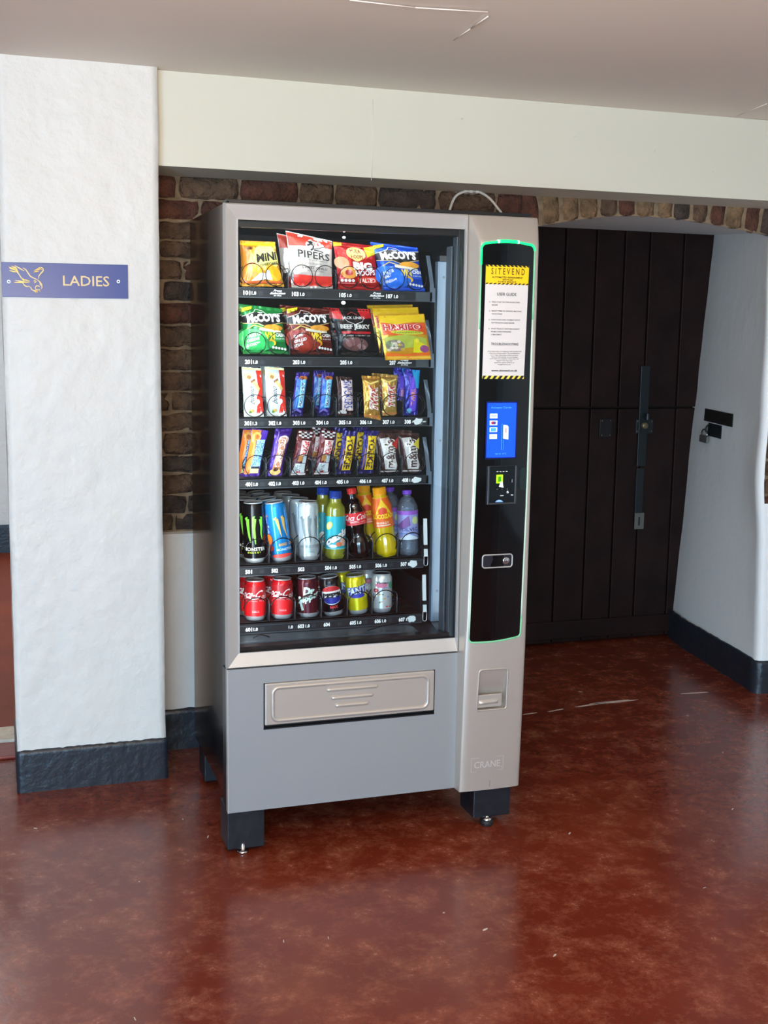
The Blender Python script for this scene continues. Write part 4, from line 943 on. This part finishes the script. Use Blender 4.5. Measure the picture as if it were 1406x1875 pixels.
# 207
A = Art(); A.poly([(.03, .83), (.3, .79), (.7, .81), (.98, .80), (.98, .55), (.03, .55)], Y_(222, 84, 30)).poly([(.02, .83), (.35, .78), (.7, .82), (.98, .82), (.98, .975), (.02, .975)], Y_(226, 190, 26)); A.text('HARIBO', .05, .65, .90, .79, P(250, 236, 230), bold=.09); A.text('HARIBO', .05, .655, .90, .785, P(190, 36, 40), bold=.035)
A.ell(.55, .60, .36, .045, Y_(202, 206, 60), tilt=-.05); A.text('TANGFASTICS', .26, .585, .84, .62, P(90, 120, 30), bold=.02); A.poly([(.04, .5), (.5, .56), (.95, .47), (.95, .30), (.04, .22)], Y_(172, 186, 70))
A.ell(.24, .32, .2, .13, Y_(126, 120, 104))
random.seed(3)
for k in range(14): A.ell(random.uniform(.08, .42), random.uniform(.22, .42), .045, .03, Y_(*random.choice(((150, 140, 130), (196, 170, 80), (126, 150, 110), (206, 200, 180), (140, 100, 110)))))
A.poly([(.6, .16), (.66, .46), (.95, .3), (.9, .14)], Y_(226, 216, 24)).ell(.86, .24, .1, .08, Y_(150, 70, 130)).ell(.72, .42, .05, .05, Y_(240, 232, 60)).poly([(.03, .16), (.4, .13), (.97, .17), (.97, .05), (.03, .05)], Y_(232, 110, 34)).rect(.03, .03, .97, .085, Y_(236, 184, 60))
b207 = bag('gummy_sweets_bag', 'front yellow and orange gummy sweets bag, right end of second shelf', 'sweets bag', [(.463, 1.548), (.606, 1.553), (.632, 1.421), (.489, 1.418)], foil(226, 170, 36), A, seed=25, group=G2, Y=.103, waist=.01, B=.010, wr=.0015)
dup(b207, -.003, .045, .020, 'middle yellow gummy sweets bag behind the front one, right end of second shelf'); dup(b207, -.006, .085, .028, 'rearmost yellow gummy sweets bag, right end of second shelf')
# bars
def bar(name, label, cs, base, art, grp, cat='chocolate bar', **k):
    kw = dict(Y=.142, B=.011, waist=.09, crimp=.075, wr=.0018); kw.update(k)
    return bag(name, label, cat, cs, base, art, group=grp, **kw)
A = Art(); A.rect(.03, .05, .97, .95, Y_(200, 220, 226)).rect(.02, .94, .98, .99, Y_(222, 216, 160)).poly([(.70, .95), (.98, .95), (.98, .05), (.62, .05), (.68, .2), (.66, .4), (.78, .5)], Y_(206, 48, 36)).ell(.28, .82, .2, .07, Y_(216, 200, 140)).ell(.32, .80, .1, .04, Y_(150, 110, 50)).poly([(.4, .72), (.6, .76), (.86, .58), (.8, .52)], Y_(214, 186, 120)).stroke([(.4, .7), (.62, .76)], .05, Y_(120, 76, 40))
A.text('bueno', .26, .28, .54, .62, P(60, 44, 48), rot=90, shear=.2, bold=.0).ell(.72, .31, .1, .05, Y_(236, 226, 226)).ell(.4, .12, .12, .035, Y_(200, 170, 90)).ell(.32, .09, .07, .03, Y_(100, 150, 60)).rect(.05, .03, .95, .07, Y_(206, 214, 224))
b301 = bar('chocolate_bar', 'front white and red wafer bar, first slot of third shelf', [(.074, 1.396), (.131, 1.392), (.138, 1.2545), (.080, 1.2545)], foil(206, 216, 214), A, G3, seed=31, waist=.02, B=.008)
b302 = dup(b301, .0665, 0, .001, 'front white and red wafer bar, second slot of third shelf'); dup(b302, -.004, .046, .008, 'white and red wafer bar behind the front one, second slot of third shelf')
def boost():
    A = Art(); A.poly([(.1, .86), (.9, .86), (.96, .2), (.1, .15)], Y_(24, 100, 190)).ell(.6, .86, .34, .06, Y_(196, 110, 40)).ell(.5, .86, .16, .03, Y_(80, 30, 30)).poly([(.42, .84), (.86, .84), (.86, .2), (.42, .2)], Y_(120, 210, 240)); A.text('BOOST', .46, .23, .82, .80, P(226, 246, 250), rot=90, bold=.08).text('BOOST', .5, .24, .8, .79, P(34, 50, 130), rot=90, bold=.015)
    A.stroke([(.1, .1), (.4, .16), (.8, .1)], .05, Y_(120, 110, 200)); return A
b303 = bar('chocolate_bar', 'blue and purple bar, third slot of third shelf', [(.232, 1.381), (.270, 1.381), (.253, 1.2545), (.214, 1.2545)], foil(48, 30, 120), boost(), G3, seed=33)
b304 = bar('chocolate_bar', 'front blue and purple bar, fourth slot of third shelf', [(.308, 1.381), (.345, 1.381), (.334, 1.2545), (.296, 1.2545)], foil(46, 32, 122), boost(), G3, seed=34)
dup(b304, -.012, .046, .004, 'blue and purple bar behind the front one, fourth slot of third shelf')
A = Art(); A.rect(.26, .14, .99, .93, Y_(230, 214, 214)); A.text('SNICKERS', .38, .20, .92, .90, P(30, 60, 160), rot=-90, bold=.02).ell(.3, .09, .26, .06, P(222, 224, 226)); A.rect(.03, .03, .97, .06, Y_(90, 50, 44))
bar('chocolate_bar', 'dark brown bar with white panel, fifth slot of third shelf', [(.352, 1.370), (.400, 1.367), (.406, 1.2545), (.357, 1.2545)], foil(52, 30, 32), A, G3, seed=35, waist=.03)
def twix():
    A = Art(); A.text('TWIX', .30, .20, .86, .78, P(242, 232, 224), rot=90, shear=.1, bold=.12).text('TWIX', .36, .22, .82, .76, P(180, 40, 38), rot=90, shear=.1, bold=.03); A.stroke([(.1, .88), (.4, .82), (.9, .9)], .04, Y_(232, 206, 120)).stroke([(.1, .93), (.9, .94)], .03, Y_(160, 110, 40)).rect(.03, .03, .97, .08, Y_(176, 110, 56)); return A
bar('chocolate_bar', 'gold twin bar, sixth slot of third shelf, its lower corner hanging over', [(.421, 1.373), (.477, 1.370), (.480, 1.243), (.428, 1.253)], foil(190, 144, 62, metal=.5), twix(), G3, seed=36, Y=.112, B=.009)
b307 = bar('chocolate_bar', 'front gold twin bar, seventh slot of third shelf', [(.488, 1.376), (.541, 1.373), (.540, 1.2545), (.494, 1.2545)], foil(206, 170, 88, metal=.5), twix(), G3, seed=37)
dup(b307, -.012, .046, .002, 'gold twin bar behind the front one, seventh slot of third shelf')
A = Art(); A.poly([(.5, .99), (.98, .99), (.95, .6), (.7, .6)], Y_(30, 160, 220)).poly([(.1, .95), (.5, .9), (.4, .75)], Y_(80, 70, 200)).poly([(.35, .06), (.32, .8), (.6, .85), (.8, .5), (.8, .1)], Y_(110, 80, 226)); A.text('TWIRL', .42, .22, .72, .6, P(240, 160, 130), rot=90, bold=.03).ell(.36, .10, .2, .06, Y_(120, 190, 240))
b308 = bar('chocolate_bar', 'front violet and turquoise bar, right end of third shelf', [(.559, 1.392), (.611, 1.389), (.606, 1.2545), (.561, 1.2545)], foil(40, 40, 150), A, G3, seed=38, waist=.03)
dup(b308, -.016, .046, .003, 'violet and turquoise bar behind the front one, right end of third shelf')
# fourth shelf
A = Art(); A.poly([(.02, .97), (.6, .99), (.58, .6), (.4, .05), (.02, .05)], Y_(232, 130, 40)).ell(.38, .86, .26, .08, Y_(236, 180, 90)).ell(.4, .84, .14, .05, Y_(180, 100, 40)).poly([(.42, .78), (.92, .8), (.92, .18), (.32, .18)], Y_(150, 214, 240)); A.text('DECKER', .36, .22, .64, .76, P(60, 90, 150), rot=-90, bold=.02).text('DOUBLE', .68, .3, .9, .72, P(60, 90, 150), rot=-90, bold=.02).rect(.36, .17, .9, .22, P(40, 40, 60)).rect(.35, .07, .9, .17, Y_(236, 226, 160)).rect(.62, .8, .98, .99, Y_(70, 40, 160))
b401 = bar('chocolate_bar', 'front orange and purple bar, first slot of fourth shelf', [(.103, 1.222), (.151, 1.214), (.123, 1.083), (.076, 1.083)], foil(74, 40, 150), A, G4, seed=41, waist=.04)
dup(b401, -.016, .046, -.004, 'orange and purple bar behind the front one, first slot of fourth shelf')
A = Art(); A.ell(.6, .76, .34, .10, Y_(214, 196, 186)).poly([(.3, .78), (.85, .8), (.8, .15), (.25, .15)], Y_(190, 130, 90)); A.text('PICNIC', .34, .2, .78, .84, P(246, 240, 232), rot=-90, bold=.09).text('PICNIC', .42, .22, .72, .82, P(150, 70, 40), rot=-90, bold=.01).ell(.5, .09, .36, .07, Y_(226, 186, 110)).ell(.5, .14, .16, .04, Y_(80, 50, 30)).stroke([(.25, .95), (.15, .7)], .05, Y_(150, 130, 220))
bar('chocolate_bar', 'purple nut bar, second slot of fourth shelf', [(.172, 1.219), (.222, 1.219), (.190, 1.083), (.144, 1.083)], foil(66, 32, 140), A, G4, seed=42)
def kk():
    A = Art(); A.poly([(.35, .78), (.95, .78), (.85, .45), (.35, .45)], P(240, 226, 224)); A.text('KitKat', .42, .46, .86, .77, P(196, 30, 40), rot=90, shear=.1, bold=.04); A.rect(.3, .32, .6, .45, Y_(170, 120, 60)).rect(.62, .28, .86, .44, Y_(190, 210, 216)).poly([(.1, .06), (.9, .06), (.85, .27), (.2, .27)], Y_(206, 222, 226)); A.text('CHUNKY', .3, .09, .6, .26, P(40, 40, 50), rot=90, bold=.02)
    for i in range(5):
        for j in range(4):
            if (i+j) % 2: A.rect(.1+.17*i, .83+.035*j, .27+.17*i, .865+.035*j, P(214, 220, 222))
    A.rect(.05, .015, .95, .05, P(214, 220, 222)).rect(.38, .05, .6, .10, Y_(150, 40, 50)); return A
bar('chocolate_bar', 'dark red bar with checkered end, third slot of fourth shelf', [(.238, 1.216), (.286, 1.211), (.260, 1.083), (.212, 1.083)], foil(84, 16, 26), kk(), G4, seed=43)
b404 = bar('chocolate_bar', 'front dark red bar with checkered end, fourth slot of fourth shelf', [(.306, 1.217), (.354, 1.211), (.332, 1.083), (.284, 1.083)], foil(86, 16, 26), kk(), G4, seed=44)
dup(b404, -.016, .046, .006, 'dark red bar with checkered end behind the front one, fourth slot of fourth shelf')
def yk():
    A = Art(); A.poly([(.3, .88), (.9, .88), (.9, .09), (.3, .09)], Y_(240, 206, 30)); A.text('YORKIE', .36, .12, .84, .85, P(70, 40, 40), rot=-90, bold=.05).stroke([(.15, .1), (.2, .6)], .07, Y_(150, 90, 60)); return A
b405 = bar('chocolate_bar', 'front blue and yellow bar, fifth slot of fourth shelf', [(.373, 1.212), (.419, 1.209), (.399, 1.083), (.354, 1.083)], foil(40, 32, 110), yk(), G4, seed=45)
dup(b405, -.018, .046, .006, 'blue and yellow bar behind the front one, fifth slot of fourth shelf')
b406 = bar('chocolate_bar', 'front blue and yellow bar, sixth slot of fourth shelf', [(.438, 1.212), (.484, 1.209), (.470, 1.083), (.424, 1.083)], foil(40, 32, 112), yk(), G4, seed=46)
dup(b406, -.020, .046, .007, 'blue and yellow bar behind the front one, sixth slot of fourth shelf')
def mm(acc):
    A = Art(); A.poly([(.12, .86), (.55, .90), (.9, .2), (.85, .08), (.3, .1)], Y_(206, 206, 204)); A.text("m&m's", .22, .12, .82, .86, P(244, 244, 240), rot=90, bold=.14).text("m&m's", .30, .14, .76, .84, P(84, 56, 50), rot=90, bold=.03).poly([(.62, .72), (.97, .9), (.9, .6)], Y_(*acc)).rect(.03, .03, .97, .06, Y_(190, 190, 190)); return A
b407 = bar('chocolate_sweets_pack', 'front brown sweets packet with red corner, seventh slot of fourth shelf', [(.476, 1.203), (.546, 1.202), (.550, 1.083), (.487, 1.083)], foil(70, 44, 40), mm((196, 50, 40)), G4, cat='sweets packet', seed=47, waist=.03, B=.013)
dup(b407, -.006, .046, .005, 'brown sweets packet with red corner behind the front one, seventh slot of fourth shelf')
b408 = bar('chocolate_sweets_pack', 'front brown sweets packet with yellow corner, right end of fourth shelf', [(.546, 1.205), (.612, 1.200), (.622, 1.083), (.558, 1.083)], foil(72, 46, 42), mm((214, 200, 60)), G4, cat='sweets packet', seed=48, waist=.03, B=.013)
dup(b408, -.006, .046, .005, 'brown sweets packet with yellow corner behind the front one, right end of fourth shelf')

# ------------------------------------------------------------------ cans
def can(label, x, z, H, R, body, art, group, Y=.160, lean=0, face=-.22, bodybump=0, top=None):
    e = empty('drink_can', (x, Y, z)); e.rotation_euler = (0, lean, 0)
    mb_ = mat('can_%d_%d_%d' % body, body, .22, .35)
    g = MB(); prof = [(R*.80, .0), (R*.86, .001), (R*.98, .009)]; g.lathe([(R*.5, .004), (R*.74, .003), (R*.78, 0), (R*.84, .0005), (R*.975, .009), (R, .014)], M_alu, 36)
    g.lathe([(R, .014), (R, H-.016), (R*.97, H-.010), (R*.86, H-.003)], mb_ if top is None else mb_, 36)
    def S(u, v, o):
        a = -PI/2+face+(u-.5)*PI*.98; zz = .014+v*(H-.030); return ((R+o)*math.cos(a), (R+o)*math.sin(a), zz)
    art.emit(g, S, L=.006, base=.0003, step=.0001, sc=(R*PI, H)); bo = g.build('can_body', e)
    g = MB(); g.lathe([(R*.84, H-.003), (R*.87, H-.0005), (R*.86, H+.001), (R*.82, H), (R*.80, H-.004), (R*.3, H-.0045)], M_alu, 36); g.box(-.006, .006, -.014, .004, H-.0042, H-.003, M_alu); g.build('can_lid', e)
    return tag(e, label, 'drinks can', group)
def claws(m, s=1):
    A = Art()
    for x0, pts, w in ((0, [(.22, .80), (.31, .79), (.33, .6), (.36, .45), (.40, .32)], [.02, .11, .08, .06, .015]), (0, [(.47, .83), (.52, .8), (.50, .6), (.52, .45), (.545, .29)], [.03, .13, .08, .07, .015]), (0, [(.78, .82), (.72, .79), (.74, .62), (.72, .5), (.75, .38)], [.02, .11, .07, .05, .015])): A.stroke(pts, w, m)
    return A
A = claws(P(120, 214, 60)); A.text('MONSTER', .17, .155, .86, .225, P(226, 230, 226), bold=.02).text('E N E R G Y', .30, .105, .70, .14, P(190, 210, 60), bold=.02)
c501 = can('front black energy drink can with green claw marks, left end of fifth shelf', .115, .8305, .176, .0315, (12, 13, 15), A, G5, lean=-.03)
for k, q in enumerate(('second', 'third', 'fourth')): dup(c501, -.003, .072*(k+1), 0, '%s black energy drink can from the front, left end of fifth shelf' % q)
A = Art(); random.seed(5)
A.poly([(0, .12), (0, .95), (.2, .9), (.24, .5), (.3, .1)], P(40, 90, 170))
for k in range(26): A.ell(random.uniform(.02, .22), random.uniform(.5, .9), .03, .025, P(*random.choice(((120, 170, 220), (60, 60, 130), (200, 90, 60), (170, 200, 230)))))
A.ell(.16, .38, .13, .11, P(226, 110, 30)).ell(.2, .2, .1, .06, P(210, 70, 40))
for pts, w in (([(.42, .80), (.50, .79), (.54, .6), (.57, .42)], [.02, .09, .06, .01]), ([(.62, .82), (.68, .8), (.68, .6), (.74, .4)], [.02, .10, .06, .01])): A.stroke(pts, w, P(206, 166, 90))
A.text('MANGO', .46, .235, .70, .295, P(210, 160, 80), bold=.03).text('LOCO', .76, .235, .9, .295, P(210, 160, 80), bold=.03).text('MONSTER', .38, .14, .84, .19, P(190, 220, 240), bold=.02).ell(.5, .04, .3, .04, P(200, 60, 50))
c502 = can('front blue energy drink can, second slot of fifth shelf, leaning left', .198, .8305, .176, .0315, (24, 132, 206), A, G5, lean=-.15)
c502.location.z += .001
for k, q in enumerate(('second', 'third', 'fourth')): d_ = dup(c502, -.004-.002*k, .072*(k+1), 0, '%s blue energy drink can from the front, second slot of fifth shelf' % q)
A = claws(P(110, 124, 130)); A.text('MONSTER', .2, .17, .82, .235, P(120, 132, 138), bold=.02).text('ENERGY', .46, .125, .66, .15, P(140, 150, 155)).text('ULTRA', .44, .075, .64, .105, P(90, 130, 120))
c503 = can('front silver white energy drink can, third slot of fifth shelf', .279, .8305, .172, .0315, (196, 210, 214), A, G5, lean=-.03)
for k, q in enumerate(('second', 'third', 'fourth')): dup(c503, -.008*(k+1), .072*(k+1), 0, '%s silver white energy drink can from the front, third slot of fifth shelf' % q)
def coke_can(): 
    A = Art(); A.rect(0, .52, 1, 1, P(156, 14, 24)).rect(0, 0, 1, .5, P(226, 24, 32)); W_ = P(244, 236, 234)
    A.text('oca-C', .10, .62, .70, .88, W_, shear=.25, bold=.015).text('ola', .72, .58, .95, .76, W_, shear=.2, bold=.01).stroke([(.12, .58), (.3, .63), (.45, .58), (.62, .6)], [.01, .035, .03, .005], W_); A.text('ORIGINAL TASTE', .2, .50, .86, .54, P(226, 150, 150), shear=.02).text('330ml', .42, .13, .62, .16, W_).text('- - - - -', .42, .18, .62, .19, W_); return A
c601 = can('front red cola can, first slot of bottom shelf', .115, .6585, .118, .0315, (206, 20, 30), coke_can(), G6)
dup(c601, -.010, .072, 0, 'second red cola can behind the front one, first slot of bottom shelf')
c602 = dup(c601, .0815, 0, 0, 'front red cola can, second slot of bottom shelf'); dup(c602, -.012, .072, 0, 'second red cola can behind the front one, second slot of bottom shelf')
A = Art(); T_ = P(206, 234, 226)
A.text('Dr', .36, .62, .72, .90, T_, bold=.06, shear=.1).text('Pepper', .14, .36, .88, .66, T_, bold=.05, tilt=.25).poly([(.14, .55), (.24, .58), (.34, .12), (.26, .08)], T_).stroke([(.1, .44), (.5, .56), (.85, .60)], .03, P(30, 80, 70))
can('dark maroon can with pale slanted lettering, third slot of bottom shelf', .279, .6585, .118, .0315, (84, 22, 34), A, G6, lean=-.06)
A = Art(); A.ell(.5, .58, .36, .33, P(226, 232, 234)); A.ell(.5, .66, .33, .24, P(196, 38, 44), a0=0, a1=PI).poly([(.17, .72), (.83, .72), (.83, .52), (.17, .47)], P(226, 232, 234)).ell(.5, .50, .33, .22, P(30, 40, 150), a0=PI, a1=2*PI); A.text('PEPSI', .19, .49, .82, .66, M_ink, bold=.06).text('MAX', .40, .12, .64, .22, P(210, 50, 50), bold=.05).text('SUGAR FREE', .36, .93, .66, .955, P(120, 120, 130))
c604 = can('black cola can with a red, white and blue globe, fourth slot of bottom shelf', .357, .6592, .118, .0315, (12, 14, 22), A, G6, lean=-.15)
dup(c604, -.014, .072, .002, 'second black cola can behind the globe one, fourth slot of bottom shelf')
A = Art(); A.text('FANTA', .16, .54, .98, .84, P(44, 60, 170), bold=.16, tilt=.10).text('FANTA', .18, .57, .96, .82, P(214, 232, 240), bold=.03, tilt=.10).ell(.5, .50, .26, .07, P(60, 66, 180)).rect(0, .4, .3, .5, P(200, 190, 40)).poly([(.0, .5), (.2, .55), (.1, .9), (.0, .9)], P(120, 150, 40))
c605 = can('front yellow fizzy drink can, fifth slot of bottom shelf, leaning left', .434, .6588, .118, .0315, (228, 214, 20), A, G6, lean=-.12)
dup(c605, -.022, .072, .001, 'second yellow fizzy drink can behind the front one, fifth slot of bottom shelf')
A = Art(); random.seed(9)
A.ell(.46, .82, .2, .09, P(210, 120, 150)); A.text('Vimto', .28, .86, .7, .95, P(30, 70, 60), bold=.03).ell(.8, .8, .1, .13, P(80, 160, 130), tilt=.4).ell(.28, .63, .09, .07, P(170, 40, 60)).ell(.28, .63, .04, .03, P(220, 150, 160)).ring(.6, .64, .12, .10, .03, P(150, 150, 200), 0, PI).ell(.08, .8, .06, .1, P(120, 170, 140))
for k in range(30): A.ell(random.uniform(.05, .95), random.uniform(.06, .55), .03, .022, P(*random.choice(((90, 120, 110), (220, 160, 60), (200, 60, 60), (90, 120, 200), (150, 190, 180), (120, 140, 140)))))
c606 = can('front white can with small colourful drawings, sixth slot of bottom shelf', .508, .6585, .118, .0315, (214, 222, 224), A, G6, lean=-.02)
dup(c606, -.026, .072, 0, 'second white can with colourful drawings behind the front one, sixth slot of bottom shelf')

# ------------------------------------------------------------------ bottles
def petal(a, z):
    return 1-.10*max(0, 1-z/.022)*(.5+.5*math.cos(5*a+.5))-.012*(.5+.5*math.cos(5*a+.5))*max(0, 1-z/.05)
def bottle(name, label, x, H, prof, liquid, capm, lab, labcol, art, Y=.160, lean=0, face=-.22, capr=.0135, lobes=petal, clear=False, z=.8305):
    e = empty(name, (x, Y, z)); e.rotation_euler = (0, lean, 0)
    def rad(zz):
        for (a, b), (c, d) in zip(prof, prof[1:]):
            if zz <= d: t = (zz-b)/(d-b) if d > b else 0; t = t*t*(3-2*t); return a+(c-a)*t
        return prof[-1][0]
    zt_ = prof[-1][1]; n = 60; g = MB()
    g.lathe([(.001, .004), (rad(0)*.5, .003)]+[(rad(zt_*k/n), zt_*k/n) for k in range(n+1)], liquid, 40, lobes=lobes); g.build('bottle_body', e)
    g = MB(); zc = zt_; g.lathe([(capr*.98, zc-.001), (capr*1.06, zc), (capr*1.06, zc+.004), (capr, zc+.005), (capr, H-.002), (capr*.85, H)], capm, 30)
    for k in range(24):
        a = 2*PI*k/24; g.box(capr*math.cos(a)-.0005, capr*math.cos(a)+.0005, capr*math.sin(a)-.0005, capr*math.sin(a)+.0005, zc+.006, H-.003, capm)
    g.build('cap', e)
    z0, z1 = lab; g = MB(); m = 12
    g.grid([[((rad(z0+(z1-z0)*j/m)+.0006)*math.cos(2*PI*k/36), (rad(z0+(z1-z0)*j/m)+.0006)*math.sin(2*PI*k/36), z0+(z1-z0)*j/m) for k in range(36)] for j in range(m+1)], labcol, closed=True)
    def S(u, v, o):
        a = -PI/2+face+(u-.5)*PI*.98; zz = z0+v*(z1-z0); r = rad(zz)+.0008+o; return (r*math.cos(a), r*math.sin(a), zz)
    art.emit(g, S, L=.006, base=.0003, step=.0001, sc=(.1, z1-z0)); g.build('label', e)
    return tag(e, label, 'drinks bottle', G5)
# 504
M_olive = mat('lemon_drink', (136, 140, 44), .12, coat=.8); M_navy = mat('navy_cap', (24, 60, 150), .35)
A = Art(); A.ell(.28, .72, .14, .10, P(206, 210, 80), tilt=.8).ell(.28, .72, .10, .07, P(226, 226, 150), tilt=.8)
A.text('oasis', .16, .24, .92, .52, P(20, 70, 90), tilt=.36, bold=.10).text('oasis', .18, .26, .90, .52, P(240, 248, 248), tilt=.38, bold=.05).ell(.74, .22, .10, .13, P(240, 190, 170), tilt=.5).ell(.4, .1, .14, .05, P(230, 240, 240)).rect(.05, .01, .95, .03, P(160, 220, 226)).ell(.6, .16, .1, .07, P(226, 120, 80))
b504 = bottle('drink_bottle', 'front green drink bottle with turquoise label and dark blue cap on the fifth shelf', .358, .202, [(.027, 0), (.031, .012), (.031, .055), (.0305, .13), (.029, .150), (.018, .170), (.017, .180)], M_olive, M_navy, (.030, .128), mat('label_turquoise', (26, 172, 190), .35), A, capr=.0175, lobes=petal)
dup(b504, -.018, .075, .002, 'green drink bottle with dark blue cap behind the front one on the fifth shelf')
# 505
M_cola = mat('cola', (16, 7, 6), .06, coat=1.)
A = Art(); W_ = P(246, 240, 238); A.text('Coca', .14, .40, .46, .86, W_, shear=.2, bold=.012).text('Cola', .52, .40, .90, .86, W_, shear=.2, bold=.012).stroke([(.16, .36), (.4, .30), (.6, .36)], [.01, .06, .01], W_).text('ORIGINAL TASTE', .3, .18, .8, .27, P(240, 200, 200), bold=.02).rect(.2, .06, .9, .09, P(236, 160, 160))
bottle('drink_bottle', 'dark cola bottle with red label and red cap, fifth slot of fifth shelf', .440, .212, [(.026, 0), (.0335, .016), (.0335, .040), (.0265, .075), (.0315, .105), (.0315, .138), (.024, .160), (.0125, .185), (.0125, .195)], M_cola, mat('red_cap', (206, 44, 40), .35), (.103, .140), mat('label_red', (214, 24, 32), .35), A, lean=-.16)
# 506
M_orange = mat('orange_drink', (206, 180, 14), .12, coat=.8)
A = Art(); A.rect(0, 0, 1, .24, P(232, 110, 30)).poly([(.25, .45), (.5, .98), (.78, .45), (.62, .5), (.5, .72), (.38, .5)], P(240, 196, 30)); A.ell(.5, .55, .14, .13, P(222, 70, 30)).text('LUCOZADE', .16, .30, .90, .46, P(246, 214, 30), bold=.05).text('ENERGY', .26, .12, .66, .2, P(250, 220, 200), bold=.02).rect(.24, .06, .7, .09, P(240, 230, 220)).rect(0, .97, 1, 1, P(236, 150, 30))
b506 = bottle('drink_bottle', 'front yellow orange energy drink bottle, sixth slot of fifth shelf', .524, .212, [(.027, 0), (.0335, .014), (.0335, .034), (.0295, .065), (.0310, .095), (.0310, .150), (.0225, .180), (.019, .188)], M_orange, mat('orange_cap', (240, 160, 20), .35), (.092, .182), mat('label_orange', (232, 104, 20), .35), A, lean=-.15, capr=.0195)
dup(b506, -.026, .075, 0, 'yellow orange energy drink bottle behind the front one, sixth slot of fifth shelf')
# 507
M_water = see_through('clear_bottle', (.80, .86, .92), 1.5, .03, (150, 165, 185), .28)
A = Art(); A.rect(0, .86, 1, 1, P(150, 90, 200)).ell(.72, .66, .12, .13, P(206, 222, 150)).poly([(.05, .45), (.5, .85), (.55, .5), (.3, .35)], P(120, 80, 150)).text('VOLVIC', .12, .30, .8, .42, P(50, 70, 140), bold=.02).rect(.1, .2, .7, .23, P(80, 130, 200)).poly([(.1, .0), (.9, .0), (.5, .2)], P(210, 225, 240)).ell(.9, .2, .07, .05, P(60, 110, 200))
b507 = bottle('water_bottle', 'front clear water bottle with lilac label and purple cap, right end of fifth shelf', .592, .198, [(.026, 0), (.031, .010), (.0305, .045), (.031, .125), (.0315, .148), (.022, .170), (.0115, .180), (.0115, .186)], M_water, mat('purple_cap', (120, 70, 200), .35), (.050, .138), mat('label_lilac', (150, 160, 214), .35), A, lean=-.05)
dup(b507, -.030, .075, 0, 'clear water bottle with purple cap behind the front one, right end of fifth shelf')
